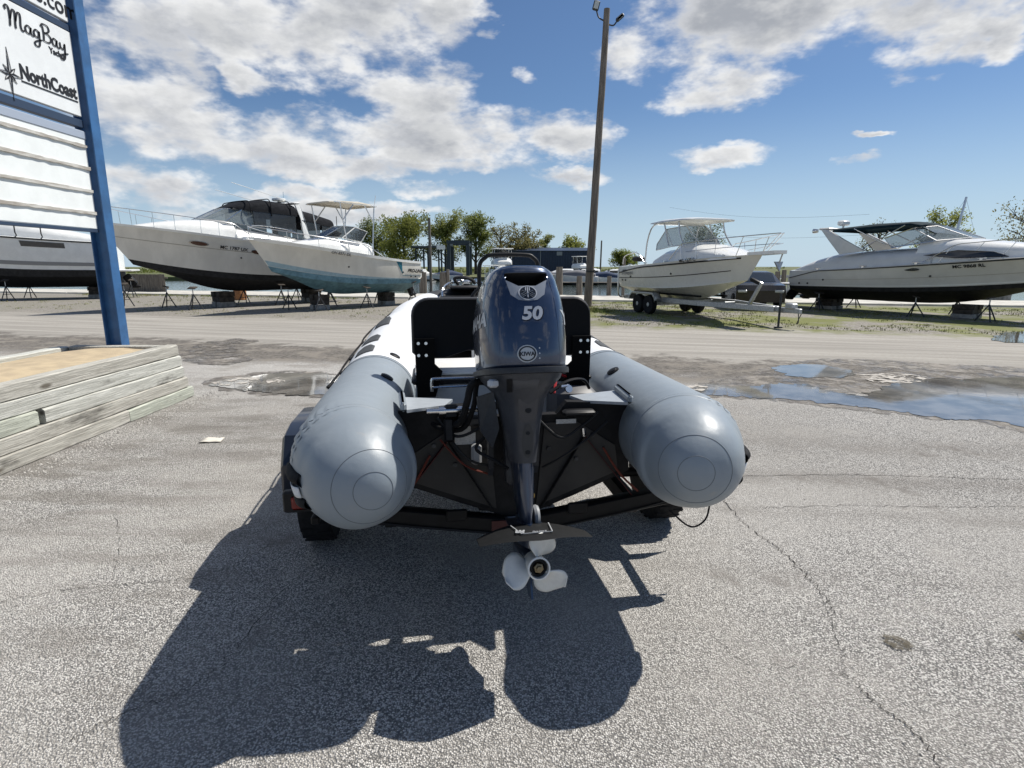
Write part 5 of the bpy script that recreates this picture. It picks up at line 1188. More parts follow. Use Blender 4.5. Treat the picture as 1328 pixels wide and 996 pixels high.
# loose stands and clutter between the left boats
for k, (px_, py_) in enumerate(((164,398),(172,386))):
    p = px_ground(px_, py_); stand(p.x, p.y, 1.1, 'spare tripod boat stand beside the blue sign post, '+('towards the lane' if k == 0 else 'towards the fence'), 'spare stands beside the sign post', k)
p = px_ground(312, 389); mb = MB(); mb.lathe((0,0,0), (0,0,1), [(.27,0),(.29,.02),(.30,.28),(.305,.30),(.30,.32),(.30,.58),(.29,.62),(.27,.62)], 24); o = mb.build('barrel', mat('barrel_orange', (.33,.15,.06), .7, var=.3)); o.location = p; tag(o, 'rusty orange barrel standing under the black bottomed cruiser', 'barrel')
# ---- boat E: silver cruiser on the right -----------------------------------
loc, rz, L = place((12.25, 23.8), (16.9, 15.6))
bE = empty('express_cruiser', loc, rz, 'silver grey express cruiser with dark green bimini and black bottom', 'boat')
hE = Hull(L, 3.0, .42, .80, 1.50, 2.12, rake=.20, wl=.17, flare=.45); hE.build(bE, M_grey_gel, M_blackpaint, deck=M_white)
hE.band(bE, 'rub_rail', lambda u: .93-.35*max(0,(.12-u)/.12), lambda u: .97-.35*max(0,(.12-u)/.12), M_darksteel, off=.03); hE.band(bE, 'boot_stripe', .19, .235, M_white, off=.008); hE.band(bE, 'pinstripe', .50, .512, mat('stripe_tan', (.35,.32,.27), .5), .05, .9, .008)
trunk(bE, 'cabin_trunk', [(8.7,.28,2.05,2.1),(7.4,.78,1.95,2.30),(6.0,1.08,1.8,2.50),(5.0,1.18,1.72,2.62),(4.4,1.2,1.7,2.64)], M_white)
trunk(bE, 'cockpit_coaming', [(4.9,1.3,1.6,2.34),(3.2,1.38,1.55,2.26),(1.6,1.38,1.5,2.16),(.8,1.36,1.45,1.95),(.1,1.32,1.40,1.62)], M_grey_gel)
wsE = [(-1.18,3.6,2.30),(-1.08,4.9,2.48),(-.45,5.6,2.56),(.45,5.6,2.56),(1.08,4.9,2.48),(1.18,3.6,2.30)]; wtE = [(-1.15,3.3,2.62),(-.98,4.1,2.92),(-.40,4.55,2.98),(.40,4.55,2.98),(.98,4.1,2.92),(1.15,3.3,2.62)]
for k in range(5): pane(bE, [wsE[k], wsE[k+1], wtE[k+1], wtE[k]], M_clear, 'windscreen_pane', .022, M_steel)
for sd in (-1, 1):
    mb = MB(); mb.prism([(sd*1.36,1.9,2.1),(sd*1.36,2.8,2.2),(sd*1.33,2.0,2.62),(sd*1.22,1.3,3.0),(sd*1.22,1.0,3.04),(sd*1.30,1.42,2.6)], (0,0,0), (-sd*.10,0,0)); mb.build('radar_arch_leg', M_grey_gel, bE, smooth=False)
    hE_win = [(sd*1.095,7.4,2.08),(sd*1.20,6.2,2.03),(sd*1.27,5.0,2.0),(sd*1.275,4.9,2.06),(sd*1.20,5.4,2.20),(sd*1.12,6.3,2.20)]
    pane(bE, [(sd*1.17,6.9,1.96),(sd*1.30,5.6,1.93),(sd*1.33,4.7,2.02),(sd*1.24,5.6,2.16),(sd*1.13,6.5,2.10)], M_glass, 'cabin_window', .012, M_black)
mb = MB(); mb.bar((-1.22,1.12,3.05),(1.22,1.12,3.05),.42,.08,.03); mb.build('radar_arch', M_grey_gel, bE)
trunk(bE, 'bimini', [(4.35,.95,2.98,3.04),(4.0,1.05,3.02,3.16),(2.8,1.12,2.95,3.17),(1.4,1.12,2.92,3.08)], M_green)
pane(bE, [(1.0,4.3,2.98),(-1.0,4.3,2.98),(-.9,4.75,2.72),(.9,4.75,2.72)], M_clear, 'front_curtain', .015, M_green)
tubes(bE, 'bimini_frame', [[(sx*1.12,2.6,2.3),(sx*1.1,3.9,3.03)] for sx in (-1,1)]+[[(sx*1.12,3.4,2.4),(sx*1.1,2.2,3.0)] for sx in (-1,1)], .018, M_steel)
mb = MB(); mb.box((0,1.12,3.30), (.42,.30,.20), None, .05); mb.tube([(0,1.12,3.05),(0,1.12,3.25)], .04, 8); mb.build('radar_dome', M_white, bE)
mb = MB(); mb.lathe((1.28,.85,2.98), (.3,-1,0), [(.07,-.08),(.09,.05),(.08,.10),(.02,.12)], 12); mb.build('spotlight', M_steel, bE)
hE.railing(bE, .50, .985, .55, .10, 6, lean=.35, tipfwd=.05)
for (u) in (.48, .80):
    p = hE.side(u, .82)
    for sd in (-1, 1): mb = MB(); mb.loft([[(sd*(p.x+.02-.02*(1-kk)*0), p.y+.24*math.cos(2*math.pi*k/16)*kk, p.z+.05*math.sin(2*math.pi*k/16)*kk) for k in range(16)] for kk in (1,.5,.03)], True); mb.build('porthole', M_glass, bE)
hull_text(bE, hE, .56, .80, 'MC 9868 RL', .16, M_reg, 1) if False else hull_text(bE, hE, .60, .80, 'MC 9868 RL', .16, M_reg, -1 if rz > 0 else 1)
mb = MB(); mb.box((0,-.4,.98), (2.7,.85,.08), None, .03); mb.build('swim_platform', M_grey_gel, bE)
for sd in (-.55, .55): mb = MB(); mb.bar((sd,-.1,.9),(sd,-.5,.45),.26,.36,.06); mb.lathe((sd,-.6,.42), (0,-1,0), [(.1,-.25),(.1,0),(.05,.15)], 14); mb.build('stern_drive', M_black, bE)
blocks(bE, .9, .42, 'dark blocking stack under the stern of the silver cruiser', w_=.8); blocks(bE, 5.6, .44, 'dark blocking stack under the middle of the silver cruiser', w_=.7)
for k, (x, y, s_) in enumerate(((1.2,1.2,.78),(1.2,4.6,.78),(-1.25,1.2,.78),(-1.2,4.8,.78),(1.1,6.6,.85))):
    wx, wy = world_of(bE, x, y); stand(wx, wy, s_, 'low tripod boat stand under the silver cruiser, '+where(-x, y, 9.4), 'stands under the silver cruiser', k)
# ---- boat D: hardtop boat on a galvanised trailer ---------------------------
HD = Vector((.30,-.954)).normalized(); cD = Vector((5.75, 21.25))      # axle centre
st_ = cD-HD*1.75
bD = empty('hardtop_boat', (st_.x, st_.y, 0), math.atan2(HD.y, HD.x)-math.pi/2, 'white hardtop fishing boat with black rub rail on a silver trailer', 'boat')
LD = 6.5
hD = Hull(LD, 2.45, .56, .92, 1.66, 2.02, rake=.15, wl=.03, flare=.45, fine=2.3)
M_dhull = mat('gelcoat_offwhite', (.66,.65,.61), .28, var=.05, vscale=2, coat=.3)
hD.build(bD, M_dhull, M_dhull, deck=M_white)
hD.band(bD, 'rub_rail', lambda u: .87-.22*max(0,(.3-u)/.3)**1.5, lambda u: .92-.22*max(0,(.3-u)/.3)**1.5, M_reg, .0, .93, .03); hD.band(bD, 'black_line', lambda u: .42+.03*u, lambda u: .45+.03*u, M_reg, 0, .9, .01)
hD.band(bD, 'spray_strake', lambda u: -.0, lambda u: .03, M_white, .1, .92, .03)
trunk(bD, 'cabin_trunk', [(5.9,.45,1.9,1.98),(5.2,.8,1.85,2.18),(4.3,.95,1.8,2.36),(3.6,1.0,1.75,2.45)], M_white)
trunk(bD, 'helm_block', [(3.7,1.0,1.7,2.3),(2.8,1.02,1.68,2.25),(2.2,1.0,1.66,2.0)], M_white)
wb = [(-.98,2.4,2.22),(-.92,3.3,2.32),(-.4,4.0,2.42),(.4,4.0,2.42),(.92,3.3,2.32),(.98,2.4,2.22)]; wt = [(-.93,2.35,2.42),(-.84,2.75,2.90),(-.38,3.2,3.0),(.38,3.2,3.0),(.84,2.75,2.90),(.93,2.35,2.42)]
for k in range(5): pane(bD, [wb[k], wb[k+1], wt[k+1], wt[k]], M_clear, 'windscreen_pane', .02, M_white)
trunk(bD, 'hardtop', [(4.15,.80,3.13,3.17),(3.85,1.0,3.12,3.22),(2.7,1.05,3.12,3.25),(1.95,1.0,3.12,3.19)], M_white)
tubes(bD, 'hardtop_frame', [[(sx*1.02,1.75,1.75),(sx*1.0,1.8,2.5),(sx*.95,2.0,3.0),(sx*.9,2.4,3.12)] for sx in (-1,1)]+[[(sx*1.0,3.2,2.35),(sx*.92,2.9,2.7),(sx*.9,2.7,3.12)] for sx in (-1,1)]+[[(sx*.92,3.95,2.3),(sx*.88,3.6,2.75),(sx*.85,3.5,3.12)] for sx in (-1,1)]+[[(-.95,2.1,3.11),(.95,2.1,3.11)]], .026, M_alu)
hD.railing(bD, .52, .99, .55, .10, 5, lean=-.1, mid=True, tipfwd=.75)
tubes(bD, 'stern_rail', [[(sx*1.08,.2,1.75),(sx*1.08,.35,2.05),(sx*1.05,1.2,2.15),(sx*1.0,1.6,1.85)] for sx in (-1,1)], .016, M_steel)
mb = MB(); mb.prism([(-.30,0,0),(.30,0,0),(.20,.95,.03),(.10,1.1,.03),(-.10,1.1,.03),(-.20,.95,.03)], (0,LD-.3,1.98), (0,0,.09)); mb.build('bow_pulpit', M_white, bD, smooth=False)
mb = MB(); mb.tube([(0,LD+.75,2.0),(0,LD+.65,1.75)], .02, 6); mb.prism([(-.14,0,0),(.14,0,0),(0,.05,-.26)], (0,LD+.6,1.80), (0,.05,0)); mb.build('anchor', M_galv, bD, smooth=False)
hull_text(bD, hD, .62, .955, 'MC 1277 C', .15, M_reg, 1); hull_text(bD, hD, .05, .60, '23 CONQUEST', .14, mat('reg_grey', (.12,.12,.13), .5), 1, 'model_lettering', bold=.001); hull_text(bD, hD, .065, .76, 'WHALER', .08, M_reg, 1, 'maker_lettering')
mb = MB(); mb.box((.2,-.15,1.95), (.35,.5,.2), None, .06); mb.build('outboard_cowl', M_black, bD)
tD = empty('galvanised_trailer', (st_.x, st_.y, 0), math.atan2(HD.y, HD.x)-math.pi/2, 'silver galvanised tandem axle trailer carrying the hardtop boat', 'trailer')
def tb(name, a, b_, w_=.08, h=.16, m=M_galv): mb = MB(); mb.bar(a, b_, w_, h, .01); return mb.build(name, m, tD)
for sd in (-1, 1):
    tb('side_rail', (sd*.78,-.1,.52), (sd*.74,4.6,.52)); tb('draw_rail', (sd*.74,4.6,.52), (sd*.06,7.2,.50)); tb('bunk', (sd*.5,.2,.72), (sd*.5,4.4,.72), .1, .06, M_rubber)
    for yy in (1.42, 2.18):
        wh = empty('wheel', (sd*1.0, yy, .34)); wh.parent = tD
        mb = MB(); mb.lathe((0,0,0), (1,0,0), [(.20,-.08),(.28,-.10),(.325,-.09),(.34,-.05),(.34,.05),(.325,.09),(.28,.10),(.20,.08)], 30); mb.build('tyre', M_rubber, wh)
        mb = MB(); mb.lathe((0,0,0), (sd,0,0), [(.20,-.06),(.20,.07),(.17,.06),(.09,.05),(.07,.09),(.02,.09)], 20); mb.build('rim', M_galv, wh)
    mb = MB(); arc = [(.92,.50),(.96,.66),(1.1,.76),(2.5,.76),(2.64,.66),(2.68,.50)]; mb.loft([[(sd*x_, a, b_) for a, b_ in arc] for x_ in (.86,1.0,1.13)]+[[(sd*1.14, a, b_-.07) for a, b_ in arc]], False); mb.build('fender', M_galv, tD, thick=.008, ang=25)
for yy in (.0, 1.8, 3.4, 4.6): tb('crossmember', (-.76,yy,.50), (.76,yy,.50), .07, .10)
for yy in (1.42, 2.18): tb('axle', (-1,yy,.34), (1,yy,.34), .06, .06)
tb('tongue', (0,6.9,.50), (0,8.1,.50), .09, .13); tb('winch_post', (0,6.1,.55), (0,6.55,1.22), .09, .09); tb('winch_arm', (0,6.5,1.18), (0,6.1,1.3), .10, .10, M_black)
mb = MB(); mb.box((0,7.75,.62), (.20,.30,.16), None, .03); mb.build('brake_actuator', M_galv, tD)
mb = MB(); mb.tube([(.1,7.45,.02),(.1,7.45,.95)], .03, 10); mb.box((.1,7.45,.02), (.16,.16,.03)); mb.build('jack', M_darksteel, tD)
mb = MB(); mb.tube(catmull([(.03,8.05,.46),(.05,8.1,.22),(.0,8.0,.18),(-.05,8.08,.45)]), .012, 6); mb.build('safety_chain', M_darksteel, tD)
tubes(tD, 'bow_guide', [[(sx*.86,.3,.55),(sx*1.25,.3,.6),(sx*1.30,.3,1.55)] for sx in (-1,1)], .03, M_alu)

for b_, h_ in ((bB, hB), (bC, hC), (bE, hE), (bD, hD)): fittings(b_, h_)
# ------------------------------------------------------------------ utility pole with floodlights
pb = px_ground(762, 398); ptop_x = 0
pole = empty('utility_pole', pb, 0, 'tall leaning wooden pole with two floodlights beside the lane', 'pole')
ph = 11.3; lean = .039
mb = MB(); rr = random.Random(4); pts = [(lean*ph*t, .0, ph*t) for t in [i/20 for i in range(21)]]
mb.tube([(x+rr.uniform(-.006,.006), y, z-.05) for x, y, z in pts], [lerp(.175,.115,i/20) for i in range(21)], 14)
mb.build('shaft', mat('pole_wood', (.17,.145,.12), .9, var=.4, vscale=2.5, stretch=(10,10,.5), bump=.6, bscale=10), pole)
tx = lean*ph
for sd, a in ((-1, .35), (1, .55)):
    mb = MB(); mb.tube(catmull([(tx,0,ph-.55),(tx+sd*.25,0,ph-.62),(tx+sd*.40,0,ph-.45)] if sd > 0 else [(tx,0,ph-.5),(tx-.3,0,ph-.35),(tx-.40,0,ph-.10)], 4), .028, 7); mb.build('lamp_arm', M_darksteel, pole)
    c = (tx+.50,0,ph-.35) if sd > 0 else (tx-.42,-.03,ph+.05)
    mb = MB(); mb.box(c, (.34,.16,.14) if sd > 0 else (.24,.12,.34), Matrix.Rotation(-.7*sd if sd > 0 else .25, 3, 'Y'), .03); fl = mb.build('floodlight', M_darksteel, pole)
    mb = MB(); mb.box((c[0], c[1]-.07, c[2]), (.2,.02,.1) if sd > 0 else (.17,.02,.26), Matrix.Rotation(-.7*sd if sd > 0 else .25, 3, 'Y')); mb.build('lens', mat('lamp_glass', (.5,.52,.5), .15), fl)
mb = MB(); mb.tube([(tx*.14,-.16,1.45),(tx*.14,-.17,1.52)], .19, 12, caps=False); mb.build('band', M_darksteel, pole)
# ------------------------------------------------------------------ mooring piles and far utility pole
def pile(px, ytop, ybot, r=.15, Yw=None, label='weathered wooden mooring pile at the seawall', lean=0., group='mooring piles along the seawall', cat='pile', name='mooring_pile'):
    d = px_dir(px, ybot)
    if Yw is None:
        t = (WALL_T+4.25)/(d.y+SL*d.x)
    else: t = Yw/d.y
    x, y = d.x*t, d.y*t; dt = px_dir(px, ytop); z = CAM_H+dt.z*(y/dt.y)
    mb = MB(); mb.tube([(0,0,-2.2),(lean*.5,0,(z-2.2)*.5*0),(lean,0,z*.6),(lean*1.3,0,z)], [r*1.05,r*1.03,r,r*.9], 12); o = mb.build(name, M_wood); o.location = (x, y, 0); tag(o, label, cat, group)
PL_=['thick mooring pile off the stern of the blue bottomed boat','thinner mooring pile paired with the thick one off the blue bottomed boat','stout short mooring pile before the boat hoist','thin short mooring pile beside the stout one before the boat hoist','thick mooring pile rising just behind the outboard motor','sturdy mooring pile just left of the tall floodlight pole','short mooring pile between the floodlight pole and the hardtop boat','thin pale tall stake at the stern of the hardtop boat','mooring pile behind the anchor of the hardtop boat','slimmer mooring pile between hardtop boat and silver cruiser','thinnest mooring pile by the stern of the silver cruiser']
for lb_, (px_, a, b_, r_) in zip(PL_, ((547.5,352,380,.16),(551,353,379,.14),(575,353,368,.22),(581,349,366,.10),(725,346,381,.20),(751,358,383,.17),(789.5,358,381,.13),(807.5,334,388,.085),(1007,352,372,.13),(1015,350,375,.12),(1028,352,372,.10))): pile(px_, a, b_, r_, None, lb_)
pile(559, 283, 371, .11, 46, 'tall dark thin mooring pole rising by the left basin entrance', 0, None, 'pole')
pile(778, 312, 352, .16, 118, 'far wooden utility pole across the basin', .12, None, 'pole', 'far_utility_pole')
# heap of white plastic drift by the seawall
# ------------------------------------------------------------------ trees
def leaf_mat(name, a, b_, var=.35):
    m = bpy.data.materials.new(name); m.use_nodes = True; t = NT(m.node_tree); p = t.n['Principled BSDF']
    oi = t.new('ShaderNodeNewGeometry').outputs['Random Per Island']
    n = t.noise(t.new('ShaderNodeTexCoord').outputs['Object'], .5, 3, .5)
    c = t.mix(oi, a, b_); c = t.mix(t.smooth(n, .4, .65, 0, .5), c, tuple(q*.6 for q in a)); t.setin(p, 'Base Color', c); t.setin(p, 'Roughness', .65); t.setin(p, 'Specular IOR Level', .3)
    tr_ = t.new('ShaderNodeBsdfTranslucent'); t.setin(tr_, 0, c); mx = t.new('ShaderNodeMixShader'); t.setin(mx, 0, .5); t.l.new(p.outputs[0], mx.inputs[1]); t.l.new(tr_.outputs[0], mx.inputs[2]); t.l.new(mx.outputs[0], t.n['Material Output'].inputs[0]); return m
LEAF = [leaf_mat('leaf_green', (.14,.18,.036), (.25,.275,.07)), leaf_mat('leaf_fresh', (.21,.235,.045), (.33,.345,.10)), leaf_mat('leaf_olive', (.15,.145,.055), (.27,.245,.11))]
M_bark = mat('bark', (.07,.058,.048), .95, var=.3, vscale=4)
def tree(x, y, z, h, w_, dens, lm, label, seed, leaf=.28, trunk_f=.28, group=None, name='tree'):
    rnd = random.Random(seed); root = empty(name, (x, y, z), rnd.uniform(0,6), label, 'tree', group)
    mb = MB(); tips = []
    mb.tube([(0,0,-.2),(rnd.uniform(-.1,.1),0,h*trunk_f),(rnd.uniform(-.2,.2),rnd.uniform(-.2,.2),h*.55),(rnd.uniform(-.3,.3),0,h*.86)], [h*.028,h*.022,h*.013,h*.004], 8)
    nb = 22
    for k in range(nb):
        a = k*2.4+rnd.uniform(-.3,.3); t = rnd.uniform(.0,1); z0 = h*lerp(trunk_f*.8,.66,t); ln = w_*.56*rnd.uniform(.5,1.0)*(1-.40*t); up_ = h*rnd.uniform(.06,.26)
        p0 = Vector((0,0,z0)); p1 = Vector((math.cos(a)*ln*.5, math.sin(a)*ln*.5, z0+up_*.6)); p2 = Vector((math.cos(a)*ln, math.sin(a)*ln, z0+up_)); mb.tube([p0,p1,p2], [h*.011,h*.007,h*.003], 5); tips += [(p1,.7),(p2,1.),((p1+p2)/2,.9)]
        for q in range(2):
            p3 = p2+Vector((rnd.uniform(-1,1),rnd.uniform(-1,1),rnd.uniform(.1,1)))*w_*.13; mb.tube([p1.lerp(p2,.5),p3], [h*.005,h*.0015], 4); tips.append((p3,.8))
    tips += [(Vector((rnd.uniform(-.3,.3),rnd.uniform(-.3,.3),h*q)),.8) for q in (.62,.72,.80,.86)]
    mb.build('trunk', M_bark, root)
    b = MB()
    for (c, k) in tips:
        R_ = w_*.17*k*rnd.uniform(.75,1.25)
        for q in range(int(dens*k)):
            v = Vector((rnd.gauss(0,1),rnd.gauss(0,1),rnd.gauss(0,.8))); v = v.normalized()*R_*rnd.random()**.45
            p = c+v
            if p.z > h*1.02: continue
            s_ = leaf*rnd.uniform(.5,1.2); a1 = Vector((rnd.gauss(0,1),rnd.gauss(0,1),rnd.gauss(0,1))).normalized(); a2 = a1.orthogonal().normalized()
            b.add([p-a1*s_, p+a2*s_*.45, p+a1*s_, p-a2*s_*.45], [(0,1,2,3)])
    b.build('crown', lm, root, smooth=False); return root
def tpx(px, ytop, ybase, Y, wpx, dens, lm, label, seed, leaf=.28, tf=.28, group='trees along the far bank', name='tree'):
    x = (px-664)/FPX*Y; z = CAM_H+(345-ybase)/FPX*Y; ztop = CAM_H+(345-ytop)/FPX*Y; tree(x, Y, z, ztop-z, wpx/FPX*Y, dens, lm, label, seed, leaf, tf, group, name)
G = 'broad green tree on the far bank across the basin'
tpx(490, 284, 357, 135, 58, 80, LEAF[0], 'dark green tree on the far bank just behind the blue bottomed boat', 1, tf=.15)
tpx(528, 277, 357, 128, 62, 95, LEAF[1], 'broad round green tree on the far bank left of the tall thin pole', 2, tf=.16)
tpx(580, 275, 357, 130, 54, 80, LEAF[1], 'bright green tree on the far bank behind the boat lift', 3, tf=.2)
tpx(618, 276, 357, 134, 44, 80, LEAF[0], 'narrow dark green tree on the far bank beside the flybridge boat', 4, tf=.2)
tpx(650, 288, 356, 140, 42, 28, LEAF[2], 'thin olive tree on the far bank behind the flybridge boat', 5, tf=.25)
tpx(672, 292, 356, 142, 38, 28, LEAF[2], 'sparse young tree left of the blue shed', 6, tf=.25)
tpx(690, 298, 356, 146, 34, 28, LEAF[2], 'sparse low tree behind the left end of the blue shed', 7, tf=.25)
tpx(706, 303, 356, 150, 24, 26, LEAF[1], 'small bright tree rising above the blue shed roof', 8, tf=.25)
tpx(743, 302, 356, 150, 40, 60, LEAF[1], 'rounded yellow green tree above the right end of the blue shed', 9, tf=.2)
tpx(806, 323, 354, 140, 36, 50, LEAF[0], 'low bushy tree standing alone across the basin', 10, .25, .15)
tpx(1208, 272, 360, 62, 58, 42, LEAF[1], 'half leafed spring tree behind the silver cruiser windscreen', 11, .15, .2, None)
tpx(1125, 278, 360, 75, 44, 14, LEAF[2], 'nearly bare tree behind the dark green bimini', 12, .14, .2, None)
tpx(1325, 258, 365, 42, 95, 24, LEAF[2], 'bare budding tree behind the bow of the silver cruiser', 13, .10, .15, None)
tpx(905, 292, 352, 90, 45, 40, LEAF[0], 'green tree seen through the hardtop boat windscreen', 14, .2, .2, None)
# reeds: low scrub line along the far bank
b = MB(); rnd = random.Random(31)
for i in range(5200):
    px_ = rnd.choice([rnd.uniform(380, 700), rnd.uniform(740, 1010), rnd.uniform(-40,400)]); Y = rnd.uniform(150, 158); x = (px_-664)/FPX*Y; hh = 1.0+1.3*abs(mnoise.noise(Vector((x*.12, 0, 2)))); z = -.2+rnd.random()*hh; s_ = rnd.uniform(.2,.45); a1 = Vector((rnd.gauss(0,1),rnd.gauss(0,1),rnd.gauss(0,1))).normalized(); a2 = a1.orthogonal(); p = Vector((x,Y,z))
    b.add([p-a1*s_, p+a2*s_*.5, p+a1*s_, p-a2*s_*.5], [(0,1,2,3)])
tag(b.build('far_scrub', LEAF[0], smooth=False), 'low green scrub along the far bank', 'scrub', kind='stuff')
# ------------------------------------------------------------------ blue shed
M_shed = mat('blue_sheet_metal', (.018,.035,.075), .5, var=.1, vscale=.3)
def wx(px, Y): return (px-664)/FPX*Y
Ys = 138.
shed = empty('storage_shed', (wx(705,Ys), Ys, 0), 0, 'long dark blue metal shed across the basin', 'shed')
x0, x1 = wx(640,Ys)-shed.location.x, wx(766,Ys)-shed.location.x; zt = CAM_H+(345-326)/FPX*Ys
mb = MB(); n = int((x1-x0)/.6); prof = []
for i in range(n): a = x0+(x1-x0)*i/n; d_ = (x1-x0)/n; prof += [(a,0),(a+d_*.45,0),(a+d_*.5,-.12),(a+d_*.95,-.12)]
mb.loft([[(a, b_, -.6) for a, b_ in prof], [(a, b_, zt) for a, b_ in prof]], False); mb.add([(x0,0,-.6),(x0,14,-.6),(x0,14,zt),(x0,0,zt),(x1,0,-.6),(x1,14,-.6),(x1,14,zt),(x1,0,zt)], [(0,1,2,3),(4,5,6,7)]); mb.build('wall', M_shed, shed, smooth=False)
mb = MB(); mb.prism([(x0-.3,-.5,zt),(x0-.3,7,zt+.9),(x0-.3,14.3,zt)], (0,0,0), (x1-x0+.6,0,0)); mb.build('roof', M_shed, shed, smooth=False)
mb = MB(); mb.box((wx(724,Ys)-shed.location.x, -.16, CAM_H+(345-329.5)/FPX*Ys), (1.3,.08,.9)); mb.build('vent', mat('vent_grey', (.25,.27,.3), .5), shed)
mb = MB(); mb.box((wx(700,Ys)-shed.location.x, -.16, zt*.5), (.14,.08,zt)); mb.build('downpipe', mat('vent_grey', (.25,.27,.3), .5), shed)
mb = MB(); mb.box((wx(652,Ys)-shed.location.x, -.16, 1.4), (2.6,.08,3.2)); mb.build('door', mat('shed_door', (.5,.52,.55), .5), shed)
# ------------------------------------------------------------------ boat lift and covered slips at the far bank
M_steelblue = mat('lift_steel', (.03,.045,.055), .5)
Yl = 118.
lift = empty('boat_lift', (wx(596,Yl), Yl, 0), 0, 'dark steel boat hoist frame standing on the far bank', 'boat hoist')
for px_ in (584, 608):
    for dy in (0, 7):
        mb = MB(); mb.box((wx(px_,Yl)-lift.location.x, dy, CAM_H+(345-335)/FPX*Yl-1), (.7,.7,7.0)); mb.build('leg', M_steelblue, lift)
for dy in (0, 7): mb = MB(); mb.box((0,dy,CAM_H+(345-315.5)/FPX*Yl), (4.6,.6,.7)); mb.build('beam', M_steelblue, lift)
for px_ in (584, 608): mb = MB(); mb.box((wx(px_,Yl)-lift.location.x,3.5,CAM_H+(345-318)/FPX*Yl), (.5,7,.6)); mb.build('beam', M_steelblue, lift)
slip = empty('covered_slip', (wx(557,Yl), Yl, 0), 0, 'flat roofed open boat shelter on posts at the far bank', 'shelter')
mb = MB(); mb.box((0,3,CAM_H+(345-321.5)/FPX*Yl), (wx(579,Yl)-wx(540,Yl),8,.35)); mb.build('roof', M_steelblue, slip)
mb = MB(); mb.box((wx(575,Yl)-slip.location.x,-1.1,CAM_H+(345-322)/FPX*Yl), (1.7,.1,.8)); mb.build('fascia', M_white, slip)
for px_ in (541, 549, 555, 569, 573, 577):
    mb = MB(); mb.box((wx(px_,Yl)-slip.location.x, random.uniform(0,5), 1.9), (.32,.32,6.4)); mb.build('post', M_steelblue, slip)
# ------------------------------------------------------------------ moored boats across the water
M_grey_cover = mat('cover_grey', (.16,.16,.17), .8); M_bluecv = mat('cover_blue', (.03,.05,.10), .8)
def small_boat(px, py, Y, Lm, hd, kind, label, zw=-.95, name='moored_boat', sc=1.):
    d = px_dir(px, py); x = d.x*Y/d.y; r = empty(name, (x, Y, zw), hd, label, 'boat', None, sc=sc)
    h = Hull(Lm, Lm*.32, -.35, .10, .85*Lm/8+.2, 1.15*Lm/8+.3, rake=.15, wl=.12); h.build(r, M_white, M_blackpaint if kind != 'open' else M_bluepaint, n=12)
    zs = .85*Lm/8+.2
    if kind in ('cabin', 'fly'):
        trunk(r, 'cabin', [(Lm*.78,Lm*.06,zs,zs+.35),(Lm*.6,Lm*.11,zs,zs+.9),(Lm*.45,Lm*.125,zs,zs+1.15),(Lm*.25,Lm*.125,zs,zs+1.15)], M_white)
        mb = MB()
        for sd in (-1, 1): mb.box((sd*Lm*.118,Lm*.42,zs+.72), (.10,Lm*.25,.38))
        mb.box((0,Lm*.56,zs+.82), (Lm*.17,.35,.3)); mb.build('window_band', M_glass, r)
    if kind == 'fly':
        trunk(r, 'flybridge', [(Lm*.55,Lm*.08,zs+1.1,zs+1.5),(Lm*.45,Lm*.11,zs+1.1,zs+2.0),(Lm*.22,Lm*.11,zs+1.1,zs+1.9)], M_white); mb = MB(); mb.box((0,Lm*.36,zs+3.1), (Lm*.24,Lm*.26,.10), None, .04); mb.build('bimini', M_white, r)
        tubes(r, 'bimini_frame', [[(sx*Lm*.1,Lm*.26,zs+1.8),(sx*Lm*.1,Lm*.28,zs+3.1)] for sx in (-1,1)]+[[(sx*Lm*.1,Lm*.46,zs+1.8),(sx*Lm*.1,Lm*.44,zs+3.1)] for sx in (-1,1)], .03, M_white)
        pane(r, [(-Lm*.09,Lm*.2,zs+2.0),(Lm*.09,Lm*.2,zs+2.0),(Lm*.09,Lm*.24,zs+3.0),(-Lm*.09,Lm*.24,zs+3.0)], M_smoke, 'enclosure')
    if kind == 'cover': trunk(r, 'boat_cover', [(Lm*.9,.15,zs+.2,zs+.35),(Lm*.6,Lm*.13,zs,zs+.75),(Lm*.35,Lm*.14,zs-.05,zs+1.0),(Lm*.05,Lm*.13,zs-.05,zs+.5)], M_bluecv if Lm < 7 else M_grey_cover)
    if kind == 'open':
        mb = MB(); mb.box((0,Lm*.42,zs+.5), (.9,.8,1.0), None, .1); mb.build('console', M_white, r); mb = MB(); mb.box((0,Lm*.42,zs+1.75), (1.7,2.0,.08), None, .03); mb.build('top', M_white, r)
        tubes(r, 'top_frame', [[(sx*.7,Lm*.42+sy*.7,zs),(sx*.7,Lm*.42+sy*.7,zs+1.75)] for sx in (-1,1) for sy in (-1,1)], .03, M_alu)
    return r
small_boat(629, 362, 60, 7.0, R(200), 'open', 'white open boat with white top moored beyond the inflatable bow')
small_boat(645, 362, 92, 11.0, R(190), 'fly', 'large white flybridge boat moored near the far bank', sc=1.15)
small_boat(600, 362, 105, 6.5, R(120), 'cover', 'small boat under dark blue cover by the boat hoist')
small_boat(562, 360, 108, 7.0, R(70), 'cabin', 'small white cabin boat beneath the open boat shelter')
small_boat(523, 360, 112, 7.5, R(250), 'cabin', 'white boat moored at the bank below the round green tree')
MO = 'white motorboat moored in the row before the blue shed'
